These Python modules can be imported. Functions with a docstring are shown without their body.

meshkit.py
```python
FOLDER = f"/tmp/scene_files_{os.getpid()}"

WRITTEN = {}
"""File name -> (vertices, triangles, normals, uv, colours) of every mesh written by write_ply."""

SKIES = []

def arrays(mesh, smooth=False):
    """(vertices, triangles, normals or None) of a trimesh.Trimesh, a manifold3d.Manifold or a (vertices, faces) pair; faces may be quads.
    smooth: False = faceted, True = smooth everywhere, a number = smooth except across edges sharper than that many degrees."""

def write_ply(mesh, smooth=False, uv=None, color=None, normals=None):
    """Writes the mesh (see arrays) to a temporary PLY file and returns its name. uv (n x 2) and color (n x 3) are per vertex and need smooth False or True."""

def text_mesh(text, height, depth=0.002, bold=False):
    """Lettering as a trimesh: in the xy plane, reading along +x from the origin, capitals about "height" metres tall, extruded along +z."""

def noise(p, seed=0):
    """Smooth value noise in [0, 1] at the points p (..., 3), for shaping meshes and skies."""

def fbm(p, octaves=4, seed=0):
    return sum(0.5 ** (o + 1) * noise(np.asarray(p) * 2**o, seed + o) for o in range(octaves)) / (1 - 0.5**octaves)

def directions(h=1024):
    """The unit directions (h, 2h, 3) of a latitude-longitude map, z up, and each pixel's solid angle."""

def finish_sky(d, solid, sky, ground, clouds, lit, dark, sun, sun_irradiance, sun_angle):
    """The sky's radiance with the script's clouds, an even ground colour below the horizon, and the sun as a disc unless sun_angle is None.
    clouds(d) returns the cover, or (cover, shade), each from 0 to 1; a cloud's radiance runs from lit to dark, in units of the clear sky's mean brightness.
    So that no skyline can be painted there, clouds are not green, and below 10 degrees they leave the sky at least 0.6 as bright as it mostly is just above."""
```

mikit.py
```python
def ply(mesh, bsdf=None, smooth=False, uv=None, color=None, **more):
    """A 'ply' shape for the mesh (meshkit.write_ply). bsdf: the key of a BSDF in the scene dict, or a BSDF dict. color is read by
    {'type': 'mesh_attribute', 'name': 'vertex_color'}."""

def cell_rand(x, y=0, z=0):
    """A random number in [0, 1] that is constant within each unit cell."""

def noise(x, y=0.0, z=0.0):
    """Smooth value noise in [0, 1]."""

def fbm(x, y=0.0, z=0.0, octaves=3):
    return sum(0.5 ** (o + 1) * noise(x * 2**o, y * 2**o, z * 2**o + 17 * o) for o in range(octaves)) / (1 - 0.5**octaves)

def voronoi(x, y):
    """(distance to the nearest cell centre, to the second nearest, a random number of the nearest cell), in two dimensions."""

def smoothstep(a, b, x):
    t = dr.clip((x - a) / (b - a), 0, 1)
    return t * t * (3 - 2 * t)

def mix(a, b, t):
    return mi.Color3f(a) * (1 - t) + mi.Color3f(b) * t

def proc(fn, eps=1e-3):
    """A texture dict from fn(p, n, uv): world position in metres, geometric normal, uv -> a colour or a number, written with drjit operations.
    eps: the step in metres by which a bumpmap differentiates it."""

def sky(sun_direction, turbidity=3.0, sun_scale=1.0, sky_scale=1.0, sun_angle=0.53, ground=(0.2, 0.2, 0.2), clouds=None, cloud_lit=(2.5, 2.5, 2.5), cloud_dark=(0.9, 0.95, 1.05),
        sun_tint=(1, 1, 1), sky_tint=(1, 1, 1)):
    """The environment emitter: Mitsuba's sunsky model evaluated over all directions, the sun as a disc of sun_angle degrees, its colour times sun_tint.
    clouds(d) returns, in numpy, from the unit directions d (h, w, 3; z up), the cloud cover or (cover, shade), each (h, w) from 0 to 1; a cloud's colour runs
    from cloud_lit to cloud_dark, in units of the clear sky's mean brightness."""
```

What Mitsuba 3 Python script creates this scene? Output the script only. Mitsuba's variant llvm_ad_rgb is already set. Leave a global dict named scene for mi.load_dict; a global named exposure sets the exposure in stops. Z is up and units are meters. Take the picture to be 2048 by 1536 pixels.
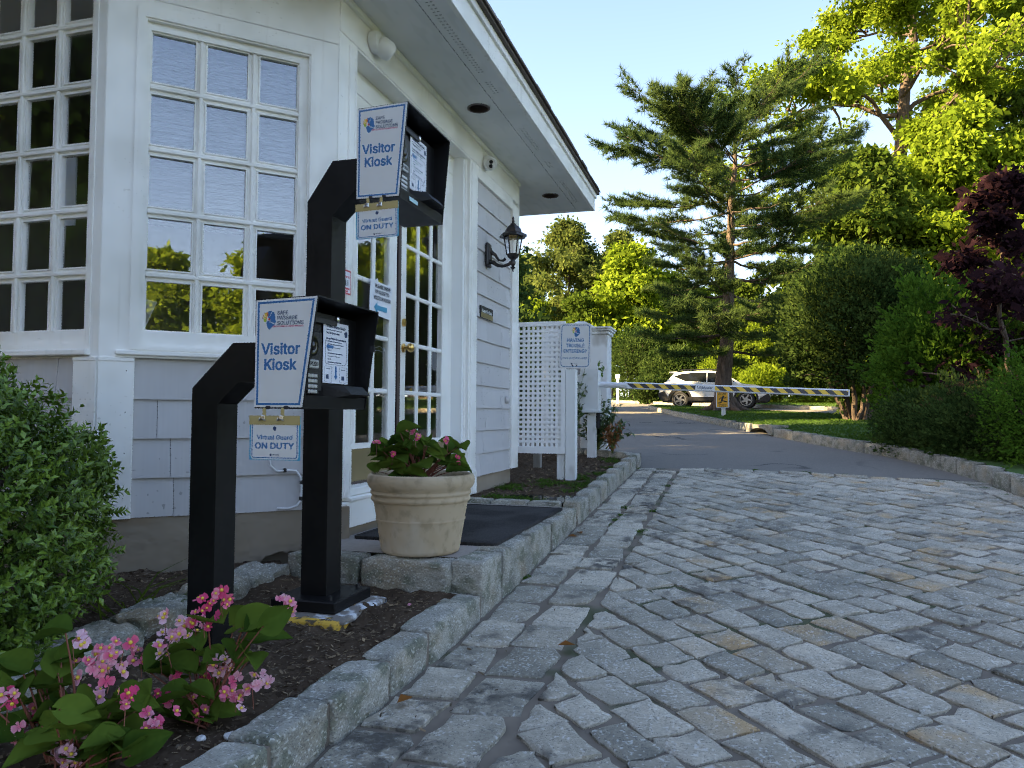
import math
import numpy as np, trimesh, shapely, shapely.geometry as sg, shapely.affinity as sa, shapely.ops as so
import drjit as dr, mitsuba as mi, mikit
from meshkit import text_mesh, fbm, noise

# ------------------------------------------------------------------ camera, sky, exposure (origin = the eye, z up, metres)
T = mi.ScalarTransform4f
scene, labels, _used = {}, {}, {}
YAW, PITCH, ROLL, FPX = 0.286868255, 0.0405907583, 0.00648831902, 1510.25
_f = np.array([-math.sin(YAW) * math.cos(PITCH), math.cos(YAW) * math.cos(PITCH), math.sin(PITCH)])
_r = np.array([math.cos(YAW), math.sin(YAW), 0.0])
_u = np.cross(_r, _f)
_up = -math.sin(ROLL) * _r + math.cos(ROLL) * _u
scene['camera'] = {'type': 'perspective', 'fov': 2 * math.degrees(math.atan(1024 / FPX)), 'fov_axis': 'x', 'near_clip': 0.05, 'far_clip': 2000.0,
                   'to_world': T().look_at(origin=[0, 0, 0], target=_f.tolist(), up=_up.tolist())}
scene['sky'] = mikit.sky([-0.80, -0.42, 0.43], turbidity=3.0, sun_scale=1.25, sun_tint=(1.0, 0.97, 0.80), sky_tint=(1.16, 0.94, 0.895))
exposure = 4.0

# ------------------------------------------------------------------ scene helpers
def key_of(name, parent=None):
    base = (parent + '__' if parent else '') + name
    n = _used.get(base, 0)
    _used[base] = n + 1
    return base if n == 0 else f'{base}_{n:03d}'

def thing(name, label, cat, group=None):
    k = key_of(name)
    labels[k] = {'label': label, 'category': cat}
    if group: labels[k]['group'] = group
    return k

def put(key, mesh, bsdf, smooth=False, uv=None, **more):
    if isinstance(mesh, (list,)): mesh = join(mesh)
    scene[key] = mikit.ply(mesh, bsdf, smooth=smooth, uv=uv, **more)
    return key

def part(parent, name, mesh, bsdf, smooth=False, uv=None, label=None, kind=None, **more):
    k = key_of(name, parent)
    put(k, mesh, bsdf, smooth, uv, **more)
    if label or kind:
        labels[k] = {}
        if label: labels[k]['label'] = label
        if kind: labels[k]['kind'] = kind
    return k

def solo(name, mesh, bsdf, label, cat, group=None, smooth=False, uv=None, kind=None, **more):
    k = thing(name, label, cat, group)
    if kind: labels[k]['kind'] = kind
    return put(k, mesh, bsdf, smooth, uv, **more)

def struct(name, mesh, bsdf, label=None, smooth=False, uv=None):
    k = key_of(name)
    labels[k] = {'kind': 'structure'}
    if label: labels[k]['label'] = label
    return put(k, mesh, bsdf, smooth, uv)

# ------------------------------------------------------------------ mesh helpers
def tm(v, f): return trimesh.Trimesh(np.asarray(v, float), np.asarray(f, int), process=False)

def join(ms):
    vs, fs, n = [], [], 0
    for m in ms:
        v, f = (m.vertices, m.faces) if hasattr(m, 'vertices') else m
        vs.append(np.asarray(v)); fs.append(np.asarray(f) + n); n += len(v)
    return tm(np.vstack(vs), np.vstack(fs))

def box(x0, x1, y0, y1, z0, z1):
    m = trimesh.creation.box((abs(x1 - x0), abs(y1 - y0), abs(z1 - z0)))
    m.apply_translation(((x0 + x1) / 2, (y0 + y1) / 2, (z0 + z1) / 2))
    return m

def cbox(x0, x1, y0, y1, z0, z1, b=0.004):
    x0, x1 = sorted((x0, x1)); y0, y1 = sorted((y0, y1)); z0, z1 = sorted((z0, z1))
    b = min(b, (x1 - x0) * .4, (y1 - y0) * .4, (z1 - z0) * .4)
    pts = []
    for sx in (0, 1):
        for sy in (0, 1):
            for sz in (0, 1):
                X, Y, Z = (x1 if sx else x0), (y1 if sy else y0), (z1 if sz else z0)
                dx, dy, dz = (-b if sx else b), (-b if sy else b), (-b if sz else b)
                pts += [(X, Y + dy, Z + dz), (X + dx, Y, Z + dz), (X + dx, Y + dy, Z)]
    return trimesh.convex.convex_hull(np.array(pts))

def ex(poly, depth):
    ps = getattr(poly, 'geoms', [poly])
    return join([trimesh.creation.extrude_polygon(p, depth, engine='earcut') for p in ps if p.area > 1e-9])

def lathe(prof, n=32, c=(0, 0, 0)):
    prof = np.asarray(prof, float); a = np.arange(n) * 2 * np.pi / n
    v = np.stack([prof[:, None, 0] * np.cos(a), prof[:, None, 0] * np.sin(a), np.repeat(prof[:, 1:2], n, 1)], -1).reshape(-1, 3) + np.array(c)
    f = []
    for i in range(len(prof) - 1):
        for j in range(n):
            k = (j + 1) % n
            f += [(i * n + j, i * n + k, (i + 1) * n + k), (i * n + j, (i + 1) * n + k, (i + 1) * n + j)]
    return tm(v, f)

def tube(p, r, sides=6):
    p = np.asarray(p, float); t = np.gradient(p, axis=0); t /= np.linalg.norm(t, axis=1, keepdims=True) + 1e-12
    ref = np.array([0.31, 0.17, 0.93]) if abs(t[0, 2]) < .8 else np.array([1.0, 0.1, 0.05])
    a = np.cross(t, ref); a /= np.linalg.norm(a, axis=1, keepdims=True) + 1e-12
    b = np.cross(t, a); g = np.arange(sides) * 2 * np.pi / sides
    r = np.broadcast_to(np.asarray(r, float), (len(p),))
    v = p[:, None] + r[:, None, None] * (np.cos(g)[None, :, None] * a[:, None] + np.sin(g)[None, :, None] * b[:, None])
    i, j = np.meshgrid(np.arange(len(p) - 1), np.arange(sides), indexing='ij')
    q = np.stack([i * sides + j, i * sides + (j + 1) % sides, (i + 1) * sides + (j + 1) % sides, (i + 1) * sides + j], -1).reshape(-1, 4)
    f = np.vstack([q[:, [0, 1, 2]], q[:, [0, 2, 3]]])
    m = len(v) * sides
    caps = [(0, k, k + 1) for k in range(1, sides - 1)] + [(m - sides, m - sides + k + 1, m - sides + k) for k in range(1, sides - 1)]
    return tm(v.reshape(-1, 3), np.vstack([f, caps]))

def rot(axis, deg, m, c=(0, 0, 0)):
    m.apply_transform(trimesh.transformations.rotation_matrix(math.radians(deg), axis, c)); return m

def mv(m, x=0, y=0, z=0):
    m = m.copy(); m.apply_translation((x, y, z)); return m

class Frame:
    """a wall's own axes: u along it, v up, w out of it"""
    def __init__(s, o, u):
        s.o, s.u, s.v = np.array(o, float), np.array(u, float), np.array([0, 0, 1.0])
        s.w = np.cross(s.u, s.v)
        s.M = np.eye(4); s.M[:3, 0], s.M[:3, 1], s.M[:3, 2], s.M[:3, 3] = s.u, s.v, s.w, s.o
    def put(s, m):
        m = join(m) if isinstance(m, list) else m.copy(); m.apply_transform(s.M); return m
    def box(s, u0, u1, v0, v1, w0, w1, b=0.003): return s.put(cbox(u0, u1, v0, v1, w0, w1, b) if b else box(u0, u1, v0, v1, w0, w1))
    def ex(s, poly, w0, w1): return s.put(mv(ex(poly, w1 - w0), 0, 0, w0))
    def quad(s, u0, u1, v0, v1, w): return s.put(tm([(u0, v0, w), (u1, v0, w), (u1, v1, w), (u0, v1, w)], [(0, 1, 2), (0, 2, 3)]))
    def at(s, u, v, w=0): return s.o + u * s.u + v * s.v + w * s.w

def rect(u0, u1, v0, v1): return sg.box(min(u0, u1), min(v0, v1), max(u0, u1), max(v0, v1))
def rrect(w, h, r, cx=0, cy=0): return sg.box(cx - w / 2 + r, cy - h / 2 + r, cx + w / 2 - r, cy + h / 2 - r).buffer(r, quad_segs=5)

def heavy_text(text, height, depth, stroke):
    import glob
    from PIL import Image, ImageDraw, ImageFont
    font = ImageFont.truetype(glob.glob('/opt/blender-*/*/datafiles/fonts/Inter.woff2')[0], 96)
    x0, y0, x1, y1 = font.getbbox(text, anchor='ls', stroke_width=stroke)
    im = Image.new('L', (x1 - x0 + 8, y1 - y0 + 8))
    ImageDraw.Draw(im).text((4 - x0, 4 - y0), text, 255, font, anchor='ls', stroke_width=stroke)
    on = np.pad(np.asarray(im) > 127, ((0, 0), (1, 1))).astype(np.int8)
    rows, st = np.nonzero(np.diff(on, axis=1) == 1); en = np.nonzero(np.diff(on, axis=1) == -1)[1]
    shape = so.unary_union(list(shapely.box(st, -rows - 1, en, -rows))).buffer(.6).buffer(-.6).simplify(.7)
    s = height / (70.0 + stroke)
    return ex(sa.affine_transform(shape, [s, 0, 0, s, -4 * s, (4 - y0) * s]), depth)

def txt(s, height, width=None, cx=0, cy=0, bold=False, depth=0.0008, slant=0.0):
    m = heavy_text(s, height, depth, 3 if bold == 2 else 2) if bold else text_mesh(s, height, depth)
    lo, hi = m.bounds
    m.apply_translation((-(lo[0] + hi[0]) / 2, -height / 2, 0))
    if width:
        v = m.vertices.copy(); v[:, 0] *= width / (hi[0] - lo[0]); m.vertices = v
    if slant:
        v = m.vertices.copy(); v[:, 0] += slant * v[:, 1]; m.vertices = v
    m.apply_translation((cx, cy, 0)); return m

def zr(y):
    y = np.asarray(y, float)
    return np.where(y < 2.8, -.9, np.where(y < 9, -.9 + .051 * (y - 2.8), -.584 + .038 * (np.minimum(y, 60) - 9)))

def drape(poly, h, dz=0.0, step=None):
    """a horizontal polygon laid over the rising ground; h(x, y) its height"""
    out = []
    lo, hi = poly.bounds[1], poly.bounds[3]
    ys = [v for v in (-80, 1.5, 2.8, 5.4, 7, 9, 14, 20, 30, 40, 60, 300)]
    if step: ys = list(np.arange(lo - step, hi + step, step))
    for a, b in zip(ys[:-1], ys[1:]):
        strip = poly.intersection(sg.box(-400, a, 400, b))
        pieces = [strip]
        if step:
            x0, x1 = poly.bounds[0], poly.bounds[2]
            pieces = [strip.intersection(sg.box(x, a, x + step, b)) for x in np.arange(x0, x1, step)]
        for pc in pieces:
            for g in getattr(pc, 'geoms', [pc]):
                if g.geom_type == 'Polygon' and g.area > 1e-7:
                    v, f = trimesh.creation.triangulate_polygon(g, engine='earcut')
                    v3 = np.c_[v, h(v[:, 0], v[:, 1]) + dz]
                    m = tm(v3, f)
                    n = np.cross(v3[f[:, 1]] - v3[f[:, 0]], v3[f[:, 2]] - v3[f[:, 0]])
                    m.faces = np.where(n[:, 2:3] < 0, f[:, ::-1], f)
                    out.append(m)
    m = join(out)
    return trimesh.Trimesh(m.vertices, m.faces, process=True) if step else m

# ------------------------------------------------------------------ materials
N, FB, SS, MIX = mikit.noise, mikit.fbm, mikit.smoothstep, mikit.mix
def C(*a): return mi.Color3f(*a)
def P(fn, eps=1e-3): return mikit.proc(fn, eps)
def rgb(*c): return {'type': 'rgb', 'value': list(c)}
def mat(name, color, rough=0.5, metal=0.0, bump=None, scale=1.0, spec=0.5, two=True, **more):
    col = P(color) if callable(color) else rgb(*color)
    r = P(rough) if callable(rough) else rough
    b = {'type': 'principled', 'base_color': col, 'roughness': r, 'metallic': metal, 'specular': spec, **more}
    if bump: b = {'type': 'bumpmap', 'arbitrary': P(bump), 'scale': scale, 'bsdf': b}
    if two: b = {'type': 'twosided', 'bsdf': b}
    scene[name] = b
    return name

def white_fn(p, n, uv):
    d = FB(p.x * 3.1 + p.y * 2.3, p.y * 1.7, p.z * 3.3, octaves=3)
    speck = SS(.84, .90, N(p.x * 70, p.y * 70, p.z * 70)) * SS(.45, .75, FB(p.x * 2.1, p.y * 2.4, p.z * 1.9))
    c = MIX(C(.83, .82, .78), C(.70, .69, .64), SS(.40, .8, d))
    streak = SS(.60, .80, FB(p.x * 34, p.y * 34, p.z * 1.3)) * SS(.45, .7, FB(p.x * 1.3, p.y * 1.3, p.z * 1.1 + 4))
    c = MIX(c, C(.50, .47, .40), streak * .5)
    return MIX(c, C(.36, .33, .27), speck * .4)
def white_bump(p, n, uv): return .6 * N(p.x * 25, p.y * 25, p.z * 160) + .4 * N(p.x * 160, p.y * 160, p.z * 20)
mat('white_paint', white_fn, .42, bump=white_bump, scale=.0007)
mat('white_plain', (.76, .77, .76), .45)
mat('soffit_paint', lambda p, n, uv: MIX(C(.80, .80, .79), C(.68, .69, .67), SS(.4, .75, FB(p.x * 1.6, p.y * 1.6, p.z)) + .35 * SS(.6, .8, N(p.x * 30, p.y * 9))), .6)
def siding_fn(p, n, uv):
    g = N(p.x * 90 + p.y * 90, p.z * 4) * .10 + FB(p.x * 4, p.y * 4, p.z * 4) * .12
    c = MIX(C(.45, .435, .43), C(.54, .525, .52), uv.x * .5 + .5 * g * 4)
    sp = SS(.84, .9, N(p.x * 60, p.y * 60, p.z * 60)) * SS(.55, .7, N(p.x * 3, p.y * 3, p.z * 3))
    return MIX(c, C(.22, .21, .2), sp * .6)
mat('siding_paint', siding_fn, .6, bump=lambda p, n, uv: N((p.x + p.y) * 130, p.z * 5) * .7 + .5 * N((p.x + p.y) * 40, p.z * 9), scale=.0012)
mat('foundation_stucco', lambda p, n, uv: MIX(MIX(C(.22, .18, .13), C(.33, .275, .21), FB(p.x * 5 + p.y * 5, p.z * 9, p.y)), C(.24, .15, .07), SS(.55, .75, FB(p.x * 1.7 + 3, p.y * 1.7, p.z * 3)) * .6), .9,
    bump=lambda p, n, uv: FB(p.x * 40, p.y * 40, p.z * 40, octaves=4), scale=.007)
def shingle_fn(p, n, uv): return MIX(C(.10, .085, .075), C(.21, .18, .16), uv.x * .6 + .5 * N(p.x * 60, p.y * 60, p.z * 60))
mat('roof_shingle_mat', shingle_fn, .9, bump=lambda p, n, uv: N(p.x * 200, p.y * 200, p.z * 200), scale=.002)

def granite_fn(p, n, uv):
    s = N(p.x * 330, p.y * 330, p.z * 330); s2 = N(p.x * 150 + 9, p.y * 150, p.z * 150)
    pat = FB(p.x * 11, p.y * 11, p.z * 11 + 4, octaves=4)
    c = MIX(C(.17, .165, .14), C(.41, .39, .33), uv.x * .45 + SS(.25, .75, pat) * .55)
    c = MIX(c, C(.33, .25, .15), SS(.50, .72, FB(p.x * 6 + 31, p.y * 6, p.z * 6)) * (.25 + .7 * uv.y))
    c = MIX(c, C(.12, .13, .085), SS(.50, .70, FB(p.x * 15 + 5, p.y * 15, p.z * 15, octaves=4)) * .7)
    c = c * (.62 + .42 * N(p.x * 210, p.y * 210, p.z * 210) + .36 * s2)
    c = MIX(c, C(.06, .065, .07), SS(.64, .80, s) * .5)
    return MIX(c, C(.60, .60, .56), SS(.68, .82, s2) * .5)
def granite_bump(p, n, uv): return FB(p.x * 55, p.y * 55, p.z * 55, octaves=4)
mat('kerb_granite', granite_fn, .9, bump=granite_bump, scale=.016)

def cobble_fn(p, n, uv):
    s, s2 = N(p.x * 210, p.y * 210, p.z * 210), N(p.x * 130 + 9, p.y * 130, p.z * 130)
    pat = FB(p.x * 12 + uv.x * 40, p.y * 12, p.z * 12, octaves=4)
    c = MIX(C(.225, .208, .165), C(.55, .49, .385), uv.x * .75 + (pat - .5) * .9 + .10)
    c = MIX(c, C(.39, .315, .215), SS(.35, .9, uv.y) * (.25 + .6 * SS(.35, .65, FB(p.x * 8 + uv.x * 20, p.y * 8, 6.))))
    c = c * (.62 + .40 * s + .36 * s2)
    rust = SS(.48, .70, FB(p.x * 7 + uv.y * 30, p.y * 7, 3.3)) * SS(.35, .85, uv.y)
    c = MIX(c, C(.46, .29, .12), rust * .75)
    c = MIX(c, C(.05, .055, .06), SS(.66, .80, s) * .55)
    c = MIX(c, C(.60, .60, .57), SS(.68, .82, s2) * .5)
    wet = SS(.46, .66, FB(p.x * 3.1, p.y * 3.1, 8.0, octaves=4) - .55 * dr.abs(p.x + .80))
    c = MIX(c, C(.04, .036, .032), wet * SS(.22, .68, FB(p.x * 27, p.y * 27, 2., octaves=5)) * .85)
    return MIX(c, C(.07, .062, .055), SS(.56, .74, FB(p.x * 4.2 + 7, p.y * 4.2, 1., octaves=4)) * SS(.36, .66, FB(p.x * 25, p.y * 25, 5., octaves=4)) * .65)
mat('cobble_granite', cobble_fn, lambda p, n, uv: .62 + .3 * N(p.x * 20, p.y * 20), bump=lambda p, n, uv: .55 * FB(p.x * 40, p.y * 40, p.z * 40) + .45 * FB(p.x * 120, p.y * 120, p.z * 120), scale=.011)
mat('joint_sand', lambda p, n, uv: MIX(MIX(C(.12, .098, .076), C(.23, .192, .15), FB(p.x * 9, p.y * 9)), C(.05, .065, .025), SS(.58, .72, FB(p.x * 3.3 + 5, p.y * 3.3)) * .8), .95,
    bump=lambda p, n, uv: FB(p.x * 90, p.y * 90), scale=.006)
def asphalt_fn(p, n, uv):
    c = MIX(C(.14, .128, .112), C(.21, .192, .168), FB(p.x * .8, p.y * .8) * .6 + .5 * N(p.x * 70, p.y * 70))
    crack = SS(.035, .0, dr.abs(FB(p.x * .9 + 3, p.y * .9) - .5)) * SS(.5, .65, FB(p.x * .5, p.y * .5 + 7))
    return MIX(c, C(.03, .03, .03), crack * .7)
mat('asphalt', asphalt_fn, .85, bump=lambda p, n, uv: N(p.x * 110, p.y * 110), scale=.005, spec=.3)
mat('soil', lambda p, n, uv: MIX(MIX(C(.034, .023, .015), C(.10, .070, .047), FB(p.x * 22, p.y * 22, p.z * 22)), C(.16, .125, .09), SS(.74, .84, N(p.x * 120, p.y * 120, p.z * 120))), .95,
    bump=lambda p, n, uv: FB(p.x * 70, p.y * 70, p.z * 70), scale=.014, spec=.12)
mat('mulch', lambda p, n, uv: MIX(C(.04, .027, .018), C(.27, .195, .12), uv.x * uv.x), .9, spec=.15)
mat('lawn_soil', lambda p, n, uv: MIX(C(.030, .058, .012), C(.055, .10, .022), FB(p.x * 1.3, p.y * 1.3) * .6 + .4 * N(p.x * 25, p.y * 25)), .95)
mat('forest_floor', lambda p, n, uv: MIX(C(.05, .07, .02), C(.10, .085, .045), FB(p.x * .6, p.y * .6)), .95)
mat('concrete_slab', lambda p, n, uv: MIX(C(.20, .175, .155), C(.33, .295, .265), FB(p.x * 4, p.y * 4, p.z) * .7 + .3 * N(p.x * 90, p.y * 90)), .9, bump=lambda p, n, uv: FB(p.x * 80, p.y * 80, p.z * 80), scale=.003)
mat('pad_yellow', lambda p, n, uv: MIX(C(.60, .37, .05), C(.10, .07, .04), SS(.52, .64, FB(p.x * 40, p.y * 40, p.z * 40))), .8, bump=lambda p, n, uv: FB(p.x * 60, p.y * 60, p.z * 60), scale=.006)
mat('splash_white', lambda p, n, uv: MIX(C(.18, .16, .14), C(.58, .6, .62), SS(.4, .62, FB(p.x * 28, p.y * 28, p.z * 28))), .9)
mat('black_paint', lambda p, n, uv: MIX(C(.003, .003, .0035), C(.008, .008, .009), FB(p.x * 8, p.y * 8, p.z * 8)), lambda p, n, uv: .34 + .2 * FB(p.x * 14, p.y * 14, p.z * 6), bump=lambda p, n, uv: N(p.x * 180, p.y * 180, p.z * 180), scale=.0009, spec=.28)
mat('black_plastic', (.014, .014, .016), .45)
mat('lens_black', (.008, .008, .01), .12)
mat('sign_white', (.66, .66, .65), .35)
mat('paper_white', (.74, .75, .80), .7)
mat('ink_blue', (.035, .135, .33), .5)
mat('ink_navy', (.02, .045, .11), .5)
mat('ink_black', (.02, .02, .02), .6)
mat('ink_red', (.50, .03, .04), .5)
mat('ink_pink', (.48, .08, .17), .5)
mat('ink_yellow', (.70, .52, .05), .5)
mat('ink_lime', (.35, .50, .05), .5)
mat('ink_orange', (.70, .25, .04), .5)
mat('ink_teal', (.06, .30, .48), .5)
mat('tape_tan', (.42, .33, .14), .4)
mat('sticker_blue', (.42, .60, .66), .4)
mat('brass', (.72, .48, .16), .22, metal=1.0)
mat('kick_brass', lambda p, n, uv: MIX(C(.40, .32, .17), C(.30, .24, .12), FB(p.x * 9, p.y * 9, p.z * 3)), .42, metal=.75)
mat('chrome', (.7, .7, .72), .18, metal=1.0)
mat('key_steel', (.62, .63, .65), .3, metal=.6)
mat('bronze_strip', (.055, .035, .03), .45)
mat('lamp_black', lambda p, n, uv: MIX(C(.012, .010, .011), C(.045, .03, .025), SS(.5, .8, FB(p.x * 30, p.y * 30, p.z * 30))), .38)
mat('dark_hole', (.015, .014, .013), .8)
mat('interior_paint', (.20, .185, .165), .9)
mat('interior_floor_mat', (.05, .04, .035), .8)
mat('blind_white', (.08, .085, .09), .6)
mat('soffit_slot', (.30, .30, .29), .8)
mat('grey_panel', (.34, .35, .37), .6)
mat('lattice_white', (.80, .80, .80), .5)
mat('grey_timber', lambda p, n, uv: MIX(C(.19, .175, .15), C(.30, .28, .25), FB(p.x * 50, p.y * 50, p.z * 4)), .9)
mat('post_white', lambda p, n, uv: MIX(C(.72, .73, .72), C(.42, .40, .36), SS(.62, .8, FB(p.x * 6, p.y * 6, p.z * 3)) * .8), .55)
mat('box_white', lambda p, n, uv: MIX(C(.72, .73, .72), C(.50, .50, .45), SS(.55, .8, FB(p.x * 7, p.y * 7, p.z * 5)) * .6), .4)
mat('tape_yellow', (.80, .53, .06), .4)
mat('tape_black', (.03, .03, .04), .35)
mat('arm_white', (.72, .73, .75), .35)
mat('slow_orange', (.72, .36, .01), .45)
def pot_fn(p, n, uv):
    c = MIX(C(.42, .325, .205), C(.51, .41, .28), FB(p.x * 7, p.y * 7, p.z * 5))
    c = MIX(c, C(.21, .155, .085), SS(.46, .80, FB(p.x * 34, p.y * 34, p.z * 20, octaves=5)) * .45)
    return MIX(c, C(.55, .49, .40), SS(.55, .80, FB(p.x * 9 + 4, p.y * 9, p.z * 3, octaves=4)) * .5)
mat('pot_clay', pot_fn, .85, bump=lambda p, n, uv: FB(p.x * 70, p.y * 70, p.z * 70), scale=.0025)
mat('rubber_mat', lambda p, n, uv: MIX(C(.016, .015, .015), C(.062, .058, .056), N(p.x * 190, p.y * 190) * .6 + .5 * SS(.4, .7, FB(p.x * 4, p.y * 4))), .8, bump=lambda p, n, uv: N(p.x * 160, p.y * 160), scale=.006, spec=.2)
def bark_fn(p, n, uv):
    r = N(p.x * 22 + p.y * 22, p.z * 3.2) * .6 + .4 * N(p.x * 60, p.y * 60, p.z * 14)
    return MIX(C(.045, .032, .026), C(.17, .125, .095), r)
mat('bark', bark_fn, .95, bump=lambda p, n, uv: N(p.x * 22 + p.y * 22, p.z * 3.2) + .4 * N(p.x * 50, p.y * 50, p.z * 16), scale=.03)
mat('stem_red', (.22, .075, .05), .5)
mat('stem_green', (.10, .14, .03), .5)
mat('car_white', (.72, .73, .72), .25, clearcoat=.6)
mat('car_glass', (.012, .014, .016), .05)
mat('tyre_rubber', (.02, .02, .021), .8)
mat('alloy', (.55, .55, .56), .3, metal=.9)
mat('tail_red', (.45, .015, .02), .2)
mat('cable_white', (.70, .71, .72), .4)
mat('wet_water', (.012, .013, .012), .03, spec=.6)
scene['window_glass'] = {'type': 'thindielectric', 'int_ior': 2.25}
scene['door_glass'] = {'type': 'thindielectric', 'int_ior': 1.7}
scene['lantern_glass'] = {'type': 'thindielectric', 'int_ior': 1.5}

# foliage: uv.x = this leaf's own tone, uv.y = its kind of plant
PAL = [((.045, .095, .012), (.165, .26, .030)),   # 0 boxwood
       ((.038, .085, .014), (.135, .20, .030)),   # 1 begonia
       ((.024, .052, .014), (.090, .135, .034)),   # 2 dark broadleaf evergreen
       ((.045, .088, .030), (.125, .180, .050)),   # 3 pine needles
       ((.12, .19, .014), (.25, .33, .028)),   # 4 maple, light
       ((.055, .10, .014), (.12, .17, .024)),   # 5 mid green tree
       ((.020, .011, .014), (.052, .025, .033)),   # 6 purple leaves
       ((.050, .115, .014), (.135, .245, .028)),   # 7 fresh shrub
       ((.045, .100, .016), (.100, .175, .028)),   # 8 grass
       ((.090, .055, .030), (.170, .105, .055)),   # 9 faded flower heads
       ((.070, .105, .026), (.165, .200, .050)),   # 10 thin ash-like tree
       ((.150, .060, .020), (.300, .130, .040))]   # 11 dry leaf
def leaf_fn(p, n, uv):
    i = dr.floor(uv.y * 16)
    c = C(0)
    for k, (a, b) in enumerate(PAL):
        c = dr.select(dr.abs(i - k) < .5, MIX(C(*a), C(*b), uv.x), c)
    return c
scene['leaf'] = {'type': 'principledthin', 'base_color': P(leaf_fn), 'roughness': .5, 'diff_trans': .85, 'spec_trans': 0.0, 'eta': 1.4}
def gloss_fn(p, n, uv): return leaf_fn(p, n, uv)
mat('leaf_glossy', gloss_fn, .33, spec=.5)
scene['leaf_soft'] = {'type': 'principledthin', 'base_color': P(leaf_fn), 'roughness': .36, 'diff_trans': .55, 'spec_trans': 0.0, 'eta': 1.45}
def petal_fn(p, n, uv): return MIX(C(.78, .09, .24), C(.90, .62, .70), uv.x)
scene['petal'] = {'type': 'principledthin', 'base_color': P(petal_fn), 'roughness': .6, 'diff_trans': .7, 'spec_trans': 0.0, 'eta': 1.4}
def LUV(kind, n, rng, lo=0.0, hi=1.0): return np.c_[rng.uniform(lo, hi, n), np.full(n, (kind + .5) / 16)]

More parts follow.
